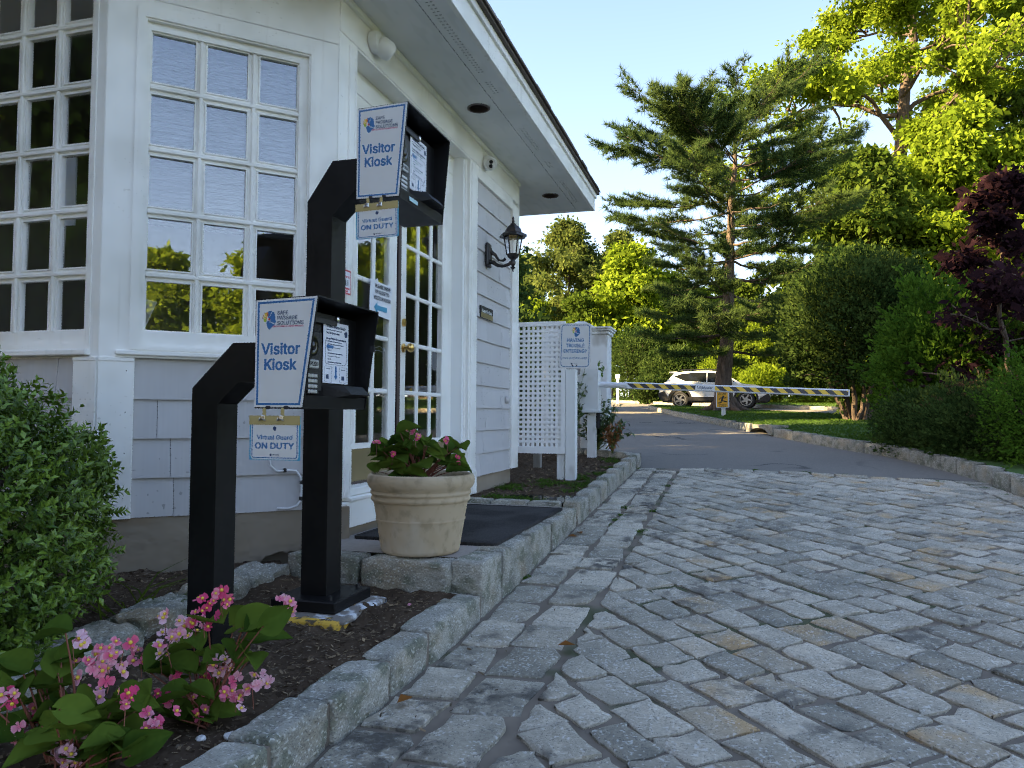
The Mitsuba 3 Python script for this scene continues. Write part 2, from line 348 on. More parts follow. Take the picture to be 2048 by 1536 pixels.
# ------------------------------------------------------------------ the ground
rng = np.random.default_rng(11)
KERB = np.array([(2.45, -4), (2.42, 3), (2.40, 6), (2.36, 7.43), (2.31, 8.45), (2.22, 9.2), (1.95, 10.95), (1.59, 11.83), (1.05, 13.56), (.30, 16.35), (-.47, 19.2), (-1.79, 24.1), (-2.9, 29.0), (-3.45, 31.6)])
ISLE = np.array([(-3.45, 31.6), (-3.52, 32.6), (-2.7, 32.4), (-1.3, 30.3), (.5, 27.3), (1.37, 25.3), (3.2, 22.6), (6.5, 19.5), (12, 16.5)])
OUTER = np.array([(-30, 56), (-12, 50), (-7.6, 46), (-3.6, 39.6), (-.6, 36.6), (2.6, 32.2), (6.2, 27), (11, 23.2), (20, 19.5)])
LEFT = np.array([(-1.07, 8.75), (-1.15, 9.15), (-1.42, 9.5), (-1.9, 9.75), (-2.6, 10.1), (-4.2, 12.5), (-6.2, 18), (-9.5, 28), (-18, 40), (-30, 46)])
flat = lambda x, y: zr(y)
struct('ground', drape(sg.Polygon([(-300, -80), (300, -80), (300, 300), (-300, 300)]), flat, -.16), 'forest_floor')
FAR_EDGE = np.array([(-1.06, 8.78), (-.4, 8.86), (.16, 8.88), (1.15, 8.60), (2.03, 8.40), (2.34, 8.3)])
cob_poly = sg.Polygon([(-1.10, -3), (2.44, -3), (2.41, 6), (2.37, 7.4)] + [tuple(p) for p in FAR_EDGE[::-1]] + [(-1.10, 8.78)])
struct('cobbled_driveway', drape(cob_poly, flat, -.0115), 'joint_sand', 'grey granite sett paving laid in diagonal courses')
asph = sg.Polygon([(2.5, 8.25)] + [tuple(p) for p in FAR_EDGE[::-1]] + [tuple(p) for p in LEFT] + [(-40, 46), (-40, 60)] + [tuple(p) for p in OUTER] + [(20, 14), (8, 14), (2.6, 11)]).buffer(.02)
struct('asphalt_drive', drape(asph.buffer(.3).difference(cob_poly), flat, -.012), 'asphalt', 'dark asphalt driveway curving away uphill')
right_lawn = sg.Polygon([tuple(p) for p in KERB] + [tuple(p) for p in ISLE[1:]] + [(40, 6), (40, -4)]).buffer(-.11)
lawn_h = lambda x, y: zr(y) + .135
lawn = struct('lawn', drape(right_lawn, lawn_h), 'lawn_soil', 'short green lawn on the island behind the granite kerb')
outer = sg.Polygon([tuple(p) for p in OUTER] + [(120, 19), (120, 120), (-120, 120), (-120, 58)]).buffer(0)
struct('verge', drape(outer, lambda x, y: zr(y) + .13), 'lawn_soil')
left_ground = sg.Polygon([tuple(p) for p in LEFT] + [(-120, 47), (-120, -80), (-1.2, -80), (-1.2, 8.75)]).buffer(0)
struct('side_ground', drape(left_ground, lambda x, y: np.where(y < 5.4, -.87, np.interp(y, [5.4, 7, 9, 10, 60], [-.73, -.67, -.56, -.52, 1.3]))), 'forest_floor')

def bed_h(x, y):
    b = np.interp(y, [5.3, 7, 9, 10.2], [-.655, -.63, -.535, -.49])
    return b + .035 * (fbm(np.c_[x * 3, y * 3, 0 * x]) - .5)
bed2 = sg.Polygon([(-1.17, 5.42), (-1.17, 8.7), (-1.3, 9.2), (-1.9, 9.62), (-2.6, 9.9), (-3.6, 10.2), (-3.6, 6.9), (-2.02, 6.9), (-2.02, 5.42)])
struct('far_planting_bed', drape(bed2, bed_h, step=.14), 'soil', 'bare soil bed with weeds past the doormat', smooth=True)
def soil_h(x, y):
    x, y = np.asarray(x, float), np.asarray(y, float)
    b = -.812 + .05 * np.clip((-1.75 - x) / .4, 0, 1) + .03 * np.clip((y - 2.3) / .8, 0, 1)
    return b + .07 * (fbm(np.c_[x * 5, y * 5, 0 * x]) - .5) + .03 * (fbm(np.c_[x * 22, y * 22, 0 * x]) - .5)
bed1 = sg.Polygon([(-1.16, .4), (-1.16, 3.14), (-2.0, 3.2), (-2.2, 3.35), (-2.9, 2.78), (-4.2, 2.78), (-4.2, .4)])
struct('planting_bed', drape(bed1, soil_h, step=.045), 'soil', 'dark mulched soil around the kiosk posts', smooth=True)
struct('door_platform', drape(sg.Polygon([(-1.98, 3.26), (-1.2, 3.26), (-1.2, 5.28), (-1.98, 5.28)]), lambda x, y: 0 * x - .653), 'concrete_slab', 'worn concrete slab in front of the doors')
struct('puddle', drape(sg.Polygon([(-1.62, 5.52), (-1.2, 5.5), (-1.19, 5.9), (-1.26, 6.15), (-1.4, 6.0), (-1.6, 5.95), (-1.75, 5.7)]).buffer(.04), lambda x, y: 0 * x - .642), 'wet_water')

# scattered mulch chips and grit
def chips(n, poly, h, size, r):
    x0, y0, x1, y1 = poly.bounds
    p = np.c_[r.uniform(x0, x1, n * 2), r.uniform(y0, y1, n * 2)]
    p = p[shapely.contains_xy(poly, p[:, 0], p[:, 1])][:n]
    n = len(p)
    z = h(p[:, 0], p[:, 1])
    a = r.uniform(0, 6.28, n); L = r.uniform(.4, 1.5, n) * size; W = L * r.uniform(.15, .6, n); tilt = r.uniform(-.5, .5, n)
    d = np.c_[np.cos(a), np.sin(a), tilt]; b = np.c_[-np.sin(a), np.cos(a), r.uniform(-.6, .6, n)]
    c = np.c_[p, z + .004]
    v = np.stack([c - d * L[:, None] - b * W[:, None], c + d * L[:, None] - b * W[:, None] * .6, c + d * L[:, None] + b * W[:, None], c - d * L[:, None] + b * W[:, None] * .7], 1)
    i = np.arange(n)[:, None] * 4
    f = np.vstack([i + [0, 1, 2], i + [0, 2, 3]])
    return tm(v.reshape(-1, 3), f), np.c_[np.repeat(r.uniform(0, 1, n), 4), np.zeros(4 * n)]
m, uv = chips(9000, sg.Polygon([(-1.19, .9), (-1.19, 3.1), (-2.9, 3.2), (-3.2, .9)]), soil_h, .008, rng)
solo('mulch_chips', m, 'mulch', 'brown bark chips strewn over the soil bed', 'mulch', uv=uv, kind='stuff')
m, uv = chips(5000, bed2, bed_h, .014, rng)
solo('mulch_chips', m, 'mulch', 'bark chips and twigs over the bed beside the lattice', 'mulch', uv=uv, kind='stuff')

m, uv = chips(260, sg.box(-1.06, 1.2, -.75, 8.6), lambda x, y: zr(y) - .004, .007, rng)
solo('gutter_litter', m, 'mulch', 'brown leaf bits lying along the gutter by the kerb', 'litter', uv=uv, kind='stuff')
m, uv = chips(160, sg.box(-.7, 1.4, 2.2, 8.3), lambda x, y: zr(y) + .004, .0045, rng)
solo('drive_litter', m, 'mulch', 'tiny bits of litter scattered over the open setts', 'litter', uv=np.clip(uv * .6 + .5, 0, 1), kind='stuff')

# ------------------------------------------------------------------ granite setts of the driveway
def stone(poly, zfun, r, h=.06, crown=.005, n=12, worn=.011):
    """one cut stone from its outline: side wall, worn edge, uneven top"""
    ring = shapely.simplify(poly.exterior, .002)
    L = ring.length; c = np.array(poly.centroid.coords[0])
    corners = [ring.project(sg.Point(q)) for q in list(ring.coords)[:-1]]
    ts = sorted(set(np.round(np.r_[corners, (np.arange(n) + .5) / n * L], 4)))
    keep = []
    for t in ts:
        if not keep or t - keep[-1] > L / n * .4: keep.append(t)
    o = np.array([ring.interpolate(t).coords[0] for t in keep])
    if sg.LinearRing(o).is_ccw is False: o = o[::-1]
    k = len(o)
    o = o + r.normal(0, .0055, o.shape)
    d = c - o; dist = np.linalg.norm(d, axis=1, keepdims=True)
    inset = lambda q: o + d / dist * np.minimum(q, dist * .7)
    tilt = r.normal(0, .008, 2); base = r.normal(0, .0025)
    zt = lambda q: zfun(q[:, 0], q[:, 1]) + (q - c) @ tilt + base
    r1, r2, r3 = inset(.002), inset(worn), inset(.055)
    z1 = zt(r1) - crown * 1.1 + r.normal(0, .002, k)
    v = np.vstack([np.c_[o, zt(o) - h], np.c_[r1, z1], np.c_[r1, z1], np.c_[r2, zt(r2) - crown * .15 + r.normal(0, .0016, k)],
                   np.c_[r3, zt(r3) + crown * .15 + r.normal(0, .0020, k)], np.c_[c[None], zt(c[None]) + crown * .2]])
    f = []
    for a in (0, 2, 3):
        for j in range(k):
            q = (j + 1) % k
            f += [(a * k + j, a * k + q, (a + 1) * k + q), (a * k + j, (a + 1) * k + q, (a + 1) * k + j)]
    f += [(4 * k + j, 4 * k + (j + 1) % k, 5 * k) for j in range(k)]
    return tm(v, f)

setts = []
def add_sett(poly):
    poly = poly.buffer(-.0085, join_style=2)
    for g in getattr(poly, 'geoms', [poly]):
        if g.geom_type == 'Polygon' and g.area > .0035: setts.append(g)
def jit(q, s): return [(x + rng.normal(0, s), y + rng.normal(0, s)) for x, y in q]
def edge_far(x): return np.interp(x, FAR_EDGE[:, 0], FAR_EDGE[:, 1])
y = .5
while y < 8.55:
    L = rng.uniform(.24, .34); add_sett(sg.Polygon(jit([(-1.055, y), (-.85, y), (-.85, y + L), (-1.055, y + L)], .008))); y += L
y = .45
while y < 8.5:
    L = rng.uniform(.24, .36); add_sett(sg.Polygon(jit([(-.842, y), (-.622, y), (-.622, y + L), (-.842, y + L)], .009))); y += L
x = -.60
while x < 2.2:
    L = rng.uniform(.22, .34); add_sett(sg.Polygon(jit([(x, edge_far(x) - .21), (x + L, edge_far(x + L) - .21), (x + L, edge_far(x + L)), (x, edge_far(x))], .008))); x += L
y = 3.2
while y < 8.0:
    L = rng.uniform(.24, .34); xe = np.interp(y, KERB[:, 1], KERB[:, 0]) - .03
    add_sett(sg.Polygon(jit([(xe - .2, y), (xe, y), (xe, y + L), (xe - .2, y + L)], .008))); y += L
field = sg.Polygon([(-.615, .6), (2.2, .6), (2.17, 6.2), (2.10, 8.15)] + [(x, edge_far(x) - .225) for x in np.linspace(2.0, -.6, 14)])
e1, e2 = np.array([math.sin(math.radians(141)), math.cos(math.radians(141))]), np.array([math.sin(math.radians(47)), math.cos(math.radians(47))])
b = -7.5
while b < 9:
    wd = rng.uniform(.158, .188); a = -9 + rng.uniform(0, .3); drift = rng.normal(0, .01)
    while a < 8:
        L = rng.uniform(.19, .265)
        q = [a * e1 + b * e2, (a + L) * e1 + b * e2, (a + L) * e1 + (b + wd) * e2, a * e1 + (b + wd) * e2]
        pl = sg.Polygon(jit([tuple(z) for z in q], .007))
        if pl.intersects(field): add_sett(pl.intersection(field).buffer(0))
        a += L
    b += wd
def seen(g):
    c = np.array(g.centroid.coords[0]); az = math.degrees(math.atan2(c[0], c[1]))
    return -55 < az < 21 and math.hypot(*c) > 1.35
setts = sorted([g for g in setts if seen(g)], key=lambda g: math.hypot(*g.centroid.coords[0]))
rest, rest_uv = [], []
for i, g in enumerate(setts):
    m = stone(g, flat, rng)
    c = g.centroid
    tone, rust = rng.beta(1.1, 1.2), rng.beta(1.1, 1.9) * (1.0 if c.x > -.2 else .6)
    uv = np.tile([[tone, rust]], (len(m.vertices), 1))
    if i < 300: part('cobbled_driveway', 'sett', m, 'cobble_granite', uv=uv, smooth=True)
    else: rest.append(m); rest_uv.append(uv)
part('cobbled_driveway', 'sett_field', join(rest), 'cobble_granite', uv=np.vstack(rest_uv), smooth=True, kind='stuff', label='the farther setts of the driveway')

# ------------------------------------------------------------------ kerbs: rough granite blocks
def rough_block(x0, x1, y0, y1, z0, z1, r, amp=.010, sub=3, ang=0.0):
    m = trimesh.creation.box((1, 1, 1))
    for _ in range(sub): m = m.subdivide()
    v = m.vertices.copy()
    size = np.array([x1 - x0, y1 - y0, z1 - z0]); rad = .016
    q = v * size; inner = np.clip(q, -size / 2 + rad, size / 2 - rad)
    d = q - inner; n = np.linalg.norm(d, axis=1, keepdims=True)
    q = np.where(n > 1e-9, inner + d / np.maximum(n, 1e-9) * np.minimum(n, rad), q)
    s = r.uniform(0, 50)
    q += amp * 2.2 * (np.stack([fbm(q * 8 + s + 7 * k) for k in range(3)], -1) - .5) + amp * 1.6 * (np.stack([fbm(q * 26 + s + 9 * k) for k in range(3)], -1) - .5)
    if ang:
        c, sn = math.cos(ang), math.sin(ang); q = np.c_[q[:, 0] * c - q[:, 1] * sn, q[:, 0] * sn + q[:, 1] * c, q[:, 2]]
    q += [(x0 + x1) / 2, (y0 + y1) / 2, (z0 + z1) / 2]
    return tm(q, m.faces)
def stone_uv(m, r, rust=.2): return np.tile([[r.uniform(.1, .9), r.uniform(0, rust)]], (len(m.vertices), 1))
kerb = key_of('granite_kerb'); labels[kerb] = {'kind': 'structure', 'label': 'rough grey granite kerb between the driveway and the house beds'}
put(kerb, [box(-1.16, -1.075, .5, 5.3, -1.05, -.80), box(-1.16, -1.075, 5.3, 8.7, -1.0, -.72)], 'joint_sand')
js = [.55, .95, 1.27, 1.6, 1.88, 2.25, 2.58, 3.17]
for a, b in zip(js[:-1], js[1:]):
    m = rough_block(-1.19 + rng.uniform(-.01, .01), -1.062 + rng.uniform(-.008, .008), a + .012, b - .012, -1.0, -.788 + rng.uniform(-.008, .008), rng, .0085, 4)
    part(kerb, 'kerb_stone', m, 'kerb_granite', smooth=True, uv=stone_uv(m, rng))
js = [3.17, 3.48, 4.02, 4.50, 4.88, 5.28]
for a, b in zip(js[:-1], js[1:]):
    m = rough_block(-1.215 + rng.uniform(-.008, .008), -1.067 + rng.uniform(-.006, .006), a + .008, b - .008, -1.0, -.652 + rng.uniform(-.005, .003), rng, .0075, 4)
    part(kerb, 'kerb_stone', m, 'kerb_granite', smooth=True, uv=stone_uv(m, rng, .35))
y = 5.30
while y < 8.7:
    L = rng.uniform(.38, .55); zt = float(zr(y + L / 2)) + .142
    m = rough_block(-1.19, -1.07, y + .006, y + L - .006, zt - .4, zt, rng, .008, 3)
    part(kerb, 'kerb_stone', m, 'kerb_granite', smooth=True, uv=stone_uv(m, rng)); y += L
def along(pts, step):
    ls = sg.LineString(pts); n = max(1, int(ls.length / step)); out = []
    for i in range(n):
        a, b = ls.interpolate(i / n, True), ls.interpolate((i + 1) / n, True)
        out.append(((a.x + b.x) / 2, (a.y + b.y) / 2, math.hypot(b.x - a.x, b.y - a.y), math.atan2(b.y - a.y, b.x - a.x)))
    return out
def kerb_run(parent, pts, step, hgt, w=.13, stuff=False, sub=2, r=rng):
    ms, us = [], []
    for cx, cy, L, an in along(pts, step):
        zt = float(zr(cy)) + hgt + r.uniform(-.006, .006)
        m = rough_block(-L / 2 + .006, L / 2 - .006, -w / 2, w / 2, -.3, 0, r, .008, sub, an); m.apply_translation((cx, cy, zt))
        u = stone_uv(m, r, .6)
        if stuff: ms.append(m); us.append(u)
        else: part(parent, 'kerb_stone', m, 'kerb_granite', smooth=True, uv=u)
    if stuff: part(parent, 'kerb_stones', join(ms), 'kerb_granite', smooth=True, uv=np.vstack(us), kind='stuff')
kerb_run(kerb, [(-1.13, 8.72), (-1.2, 9.12), (-1.45, 9.44), (-1.9, 9.68), (-2.6, 10.0)], .4, .13)
rk = key_of('island_kerb'); labels[rk] = {'kind': 'structure', 'label': 'mossy granite kerb round the lawn island on the right'}
put(rk, [box(2.43, 2.50, 2, 7, -1.2, -.8)], 'joint_sand')
off = [(x + .06, y) for x, y in KERB]
kerb_run(rk, [p for p in off if 2.9 < p[1] < 14.0], .42, .145)
dr0, dr1 = (.40, 15.8), (-.02, 17.4)
kerb_run(rk, [(1.11, 13.56), (.74, 14.85)], .45, .145)
kerb_run(rk, [(.30, 16.5), (-.41, 19.2), (-1.73, 24.1), (-2.84, 29.0), (-3.4, 31.6), (-3.46, 32.5), (-2.7, 32.3)], .6, .145, stuff=True, sub=1)
kerb_run(rk, [tuple(p) for p in ISLE[2:]], .7, .12, stuff=True, sub=1)
ok = key_of('outer_kerb'); labels[ok] = {'kind': 'structure'}
put(ok, [box(-30.2, -30, 55.9, 56.1, 0, 1)], 'kerb_granite', uv=np.zeros((8, 2)))
kerb_run(ok, [tuple(p) for p in OUTER], .9, .14, stuff=True, sub=1)
# storm drain inlet set in the island kerb
dn = thing('storm_drain', 'dark curved storm drain inlet under a stone lid in the island kerb', 'drain')
a0 = math.atan2(16.5 - 14.85, .30 - .74)
def drain_piece(m): m = m.copy(); m.apply_transform(trimesh.transformations.rotation_matrix(a0, (0, 0, 1))); m.apply_translation((.52, 15.68, float(zr(15.68)))); return m
lid = ex(sg.box(-.86, -.02, .86, .165).difference(sg.Polygon([(.6 * math.cos(t), -.05 + .15 * max(math.sin(t), 0) ** .7) for t in np.linspace(0, math.pi, 16)])), .3)
rot((1, 0, 0), 90, lid); lid.apply_translation((0, .08, 0))
m = drain_piece(lid); part(dn, 'lid', m, 'kerb_granite', uv=np.tile([[.25, .6]], (len(m.vertices), 1)))
part(dn, 'shaft', drain_piece(join([box(-.7, .7, -.6, -.2, -.6, .12)])), 'dark_hole')

# platform front and far edging, and the old stone edging behind the posts
for a, b in zip([-2.02, -1.64], [-1.64, -1.205]):
    if b - a > .1:
        m = rough_block(a + .008, b - .008, 3.12, 3.275, -1.0, -.654, rng, .008, 4); part(kerb, 'kerb_stone', m, 'kerb_granite', smooth=True, uv=stone_uv(m, rng, .4))
xs = [-2.0, -1.72, -1.44, -1.2]
for a, b in zip(xs[:-1], xs[1:]):
    m = rough_block(a + .004, b - .004, 5.28, 5.40, -.9, -.622, rng, .008, 3); part(kerb, 'kerb_stone', m, 'kerb_granite', smooth=True, uv=stone_uv(m, rng, .1))
ed = thing('stone_edging', 'row of weathered rough stones edging the bed against the house foundation', 'edging')
for (ax, ay), (bx, by), top in zip([(-1.62, 1.12), (-1.80, 1.42), (-1.93, 1.78), (-1.98, 2.14), (-2.0, 2.5), (-2.06, 2.86)], [(-1.80, 1.42), (-1.93, 1.78), (-1.98, 2.14), (-2.0, 2.5), (-2.06, 2.86), (-2.05, 3.14)], [-.735, -.725, -.712, -.70, -.70, -.70]):
    L = math.hypot(bx - ax, by - ay)
    m = rough_block(-L / 2 + .006, L / 2 - .006, -.10, .08, -.2, 0, rng, .026, 4, math.atan2(by - ay, bx - ax)); m.apply_translation(((ax + bx) / 2 - .03, (ay + by) / 2, top))
    part(ed, 'edging_stone', m, 'kerb_granite', smooth=True, uv=stone_uv(m, rng, .8))

# ------------------------------------------------------------------ the gatehouse
ZC = 2.24
H = thing('gatehouse', 'white gatehouse with grey shingle siding, cut-off corner, tall paned windows and a wide soffit', 'building')
FL = Frame((-2.761, 2.739, 0), (1, 0, 0))                       # left face, looks at us
FB_ = Frame((-2.761, 2.739, 0), (math.sqrt(.5), math.sqrt(.5), 0))  # cut-off corner with the big window
FF = Frame((-2.0, 3.5, 0), (0, 1, 0))                           # door side, along the drive
BW = 1.076                                                       # width of the cut-off corner
YE = 3.45                                                        # length of the door side
ROWS = [(.38, .625), (.67, .928), (.969, 1.224), (1.267, 1.52), (1.567, 1.815)]
white = lambda name, m, par=H, **k: part(par, name, m, 'white_paint', **k)

def wall_core(fr, u0, u1, holes, w0=-.16, w1=-.03):
    p = rect(u0, u1, -.50, ZC)
    for h in holes: p = p.difference(rect(*h))
    return fr.ex(p, w0, w1)
core = [wall_core(FL, -6.2, 0, [(-1.10, -.10, .36, 2.12), (-2.3, -1.3, .36, 2.12)]),
        wall_core(FB_, 0, BW, [(.17, .92, .36, 1.84)]),
        wall_core(FF, 0, YE, [(.20, 2.0, -.46, 2.02)]),
        box(-8.9, -2.03, 6.82, 6.95, -.5, ZC), box(-8.96, -8.84, 2.77, 6.95, -.5, ZC)]
part(H, 'wall', join(core), 'white_plain')
inside = sg.Polygon([(-8.8, 2.83), (-2.82, 2.83), (-2.1, 3.55), (-2.1, 6.75), (-8.8, 6.75)])
part(H, 'interior_floor', mv(ex(inside, .05), 0, 0, -.52), 'interior_floor_mat')
part(H, 'interior_partition', join([box(-4.9, -4.85, 3.1, 6.8, -.47, ZC), box(-8.8, -2.2, 6.74, 6.81, -.47, ZC)]), 'interior_paint')
part(H, 'interior_ceiling', mv(ex(inside, .03), 0, 0, ZC - .04), 'interior_paint')

def sash(fr, name, u0, u1, v0, v1, cols, rows, hole_pad=0.0, wf=-.022, label=None, glass_w=-.05):
    """one window: frame and muntins, and each pane of glass"""
    w = part(H, name, fr.ex(rect(u0, u1, v0, v1).difference(rect(cols[0][0], cols[-1][1], rows[0][0], rows[-1][1])), -.075, wf), 'white_paint', label=label)
    for a, b in zip(cols[:-1], cols[1:]):
        c = (a[1] + b[0]) / 2; part(w, 'muntin', join([fr.box(a[1], b[0], rows[0][0], rows[-1][1], -.07, -.040), fr.box(c - .009, c + .009, rows[0][0], rows[-1][1], -.041, wf - .004)]), 'white_paint')
    for a, b in zip(rows[:-1], rows[1:]):
        c = (a[1] + b[0]) / 2; part(w, 'muntin', join([fr.box(cols[0][0], cols[-1][1], a[1], b[0], -.069, -.039), fr.box(cols[0][0], cols[-1][1], c - .009, c + .009, -.042, wf - .002)]), 'white_paint')
    for (a, b) in cols:
        for (c, d) in rows:
            part(w, 'glazing_bead', fr.ex(rect(a, b, c, d).difference(rect(a + .007, b - .007, c + .007, d - .007)), -.058, -.034), 'white_paint')
    r2 = np.random.default_rng(int(abs(u0) * 100) + 3)
    for (a, b) in cols:
        for (c, d) in rows:
            t = r2.normal(0, .0012, 2)     # old panes sit a little out of true
            part(w, 'pane', fr.put(tm([(a, c, glass_w + t[0]), (b, c, glass_w - t[0]), (b, d, glass_w - t[0] + t[1]), (a, d, glass_w + t[0] + t[1])], [(0, 1, 2), (0, 2, 3)])), 'window_glass')
    return w

# the cut-off corner
colsB = [(.184, .389), (.429, .633), (.679, .878)]
sash(FB_, 'window', .166, .922, .312, 1.852, colsB, ROWS, label='white window of fifteen panes mirroring blue sky and trees')
white('window_casing', join([FB_.ex(rect(.100, .985, .268, 1.95).difference(rect(.166, .922, .312, 1.852)), -.03, .002), FB_.ex(rect(.122, .956, .29, 1.905).difference(rect(.158, .930, .304, 1.86)), 0, .012)]))
part(H, 'weathered_gap', join([FB_.box(.9225, .9295, .312, 1.852, -.03, -.016, 0), FB_.box(.1585, .1655, .312, 1.2, -.03, -.018, 0)]), 'grey_timber')
white('window_sill', join([FB_.box(.066, .985, .262, .283, -.03, .028, .004), FB_.box(.075, .98, .252, .263, -.03, .012, .002)]))
white('frieze_board', FB_.box(0.0, BW, 1.952, ZC, -.03, .004, .002))
white('corner_board', join([FB_.box(0, .148, -.487, .238, -.03, .012, .002), FB_.box(0, .102, .238, 1.951, -.03, .001, .002), FB_.box(0, .148, .232, .25, -.03, .016, .002)]))
white('corner_board', join([FB_.box(.93, BW, -.487, .25, -.03, .010, .002), FB_.box(.984, BW, .25, 1.951, -.03, .0, .002)]))
# the left face
cL = [(-.289 - .2232 * k, -.108 - .2232 * k) for k in range(4)][::-1]
ROWSL = [(.375, .622), (.666, .914), (.96, 1.214), (1.252, 1.506), (1.549, 1.80), (1.845, 2.09)]
sash(FL, 'window', -.99, -.070, .312, 2.13, cL, ROWSL, label='dark paned window on the left face mirroring shady trees')
cL2 = [(a - 1.15, b - 1.15) for a, b in cL]
sash(FL, 'window', -2.14, -1.22, .312, 2.13, cL2, ROWSL)
white('window_casing', FL.ex(rect(-2.3, -.05, .268, 2.19).difference(rect(-.99, -.07, .312, 2.13)).difference(rect(-2.14, -1.22, .312, 2.13)), -.03, .004))
white('window_sill', FL.box(-2.3, -.046, .258, .284, -.03, .030, .004))
white('corner_board', join([FL.box(-.130, 0, -.487, .238, -.03, .012, .002), FL.box(-.052, 0, .238, ZC, -.03, .0, .002), FL.box(-.130, 0, .232, .25, -.03, .016, .002)]))
white('frieze_board', FL.box(-6.2, -.052, 2.19, ZC, -.03, .006, .002))
# the door side
white('door_casing', join([FF.box(0, .19, -.45, 2.03, -.03, .004, .002), FF.box(.10, .155, -.45, 2.0, 0, .014, .003), FF.box(.175, .192, -.45, 2.02, -.14, .008, .002)]))
white('door_casing', join([FF.box(2.06, 2.25, -.45, 2.03, -.03, .004, .002), FF.box(2.09, 2.15, -.45, 2.0, 0, .014, .003), FF.box(2.052, 2.07, -.45, 2.02, -.14, .008, .002), FF.box(2.04, 2.252, -.63, -.45, -.03, .014, .003)]))
white('header_board', join([FF.box(0, YE, 2.03, ZC, -.03, .008, .002), FF.box(0, YE, 2.20, ZC, 0, .03, .008), FF.box(.19, 2.06, 2.016, 2.03, -.16, .004, .002), FF.box(2.25, YE - .2, 1.93, 2.03, -.03, .006, .002)]))
white('corner_board', join([FF.box(YE - .205, YE, -.50, 1.99, -.03, .010, .002), box(-2.18, -1.992, 6.952, 6.965, -.5, 2.2)]))
white('jamb', join([FF.box(.19, .205, -.45, 2.016, -.17, -.02, .002), FF.box(2.035, 2.053, -.45, 2.016, -.17, -.02, .002), FF.box(.2, 2.04, 1.88, 2.016, -.165, -.115, .002)]))
white('door_sill', join([FF.box(.16, 2.07, -.445, -.405, -.17, .006, .004), FF.box(.15, 2.08, -.472, -.45, -.17, .03, .004)]))
white('step_riser', FF.box(.02, 2.04, -.612, -.474, -.05, .018, .002))

def shingles(fr, u0, u1, v0, v1, n, seed, name='siding'):
    r = np.random.default_rng(seed)
    back = fr.box(u0, u1, v0, v1, -.03, -.026, 0)
    k = part(H, name, back, 'dark_hole')
    pitch = (v1 - v0) / n
    for i in range(n):
        u = u0 - r.uniform(0, .25)
        while u < u1 - .01:
            wd = r.choice([.14, .2, .28, .36, .45], p=[.15, .2, .25, .25, .15]) * r.uniform(.9, 1.1)
            a, b = max(u, u0), min(u + wd, u1)
            if u1 - b < .06: b = u1
            if b - a > .05:
                lo = v0 + i * pitch + (0 if i == 0 else -.004) + r.normal(0, .0012)
                hi = v0 + (i + 1) * pitch + (.004 if i < n - 1 else 0)
                wb, wt = -.006 + r.normal(0, .0008), -.0215
                g = .0012 if a > u0 else 0
                q = [(a + g, lo, -.026), (b - .0012, lo, -.026), (b - .0012, hi, -.026), (a + g, hi, -.026), (a + g, lo, wb), (b - .0012, lo, wb), (b - .0012, hi, wt), (a + g, hi, wt)]
                f = [(4, 5, 6), (4, 6, 7), (0, 1, 5), (0, 5, 4), (1, 2, 6), (1, 6, 5), (3, 0, 4), (3, 4, 7), (2, 3, 7), (2, 7, 6)]
                part(k, 'shingle', fr.put(tm(q, f)), 'siding_paint', uv=np.tile([[r.uniform(0, 1), 0]], (8, 1)))
            u = b if b < u1 else u1
    return k
shingles(FB_, .148, .93, -.487, .25, 4, 21)
shingles(FL, -1.9, -.130, -.487, .25, 4, 22)
shingles(FF, 2.25, YE - .205, -.503, 1.93, 13, 23)

nails = []
for u in (2.075, 2.235, .03, .165):
    for v in np.arange(-.35, 1.95, .23): nails.append(FF.put(mv(lathe([(.0035, 0), (.0025, .0012), (0, .0014)], 6), u + rng.normal(0, .003), v + rng.normal(0, .02), .004)))
for u in (.115, .95):
    for v in np.arange(-.4, .2, .2): nails.append(FB_.put(mv(lathe([(.0035, 0), (.0025, .0012), (0, .0014)], 6), u, v + rng.normal(0, .02), .0115)))
part(H, 'nail_heads', join(nails), 'grey_timber', kind='stuff')
# foundation: stucco that has broken off along its foot
def foundation(fr, u0, u1, top, w, amp, seed, lowf):
    r = np.random.default_rng(seed)
    us = np.linspace(u0, u1, 60); low = np.array([lowf(u) for u in us]) + amp * (fbm(np.c_[us * 9, us * 0 + seed, us * 0]) - .5) + amp * .7 * (fbm(np.c_[us * 40, us * 0 + seed, us * 0]) - .5)
    p = sg.Polygon([(u1, top), (u0, top)] + list(zip(us, low)))
    return [fr.ex(p, -.09, w), fr.box(u0, u1, -1.1, top, -.2, -.085, 0)]
part(H, 'foundation', join(foundation(FB_, -.01, BW + .1, -.487, -.012, .05, 3, lambda u: -.80 + .115 * u) + foundation(FL, -6.2, .01, -.487, -.012, .05, 4, lambda u: -.80)), 'foundation_stucco')
part(H, 'foundation', join([FF.box(.0, 2.06, -1.0, -.60, -.2, -.03, 0), FF.box(2.24, YE - .09, -1.0, -.503, -.2, -.035, .004), box(-8.9, -2.06, 6.7, 6.86, -1.0, -.5)]), 'foundation_stucco')
dk = [rot((1, 0, 0), rng.uniform(-20, 20), cbox(-.1, .1, -.03, .03, -.012, .012, .006)) for _ in range(2)]

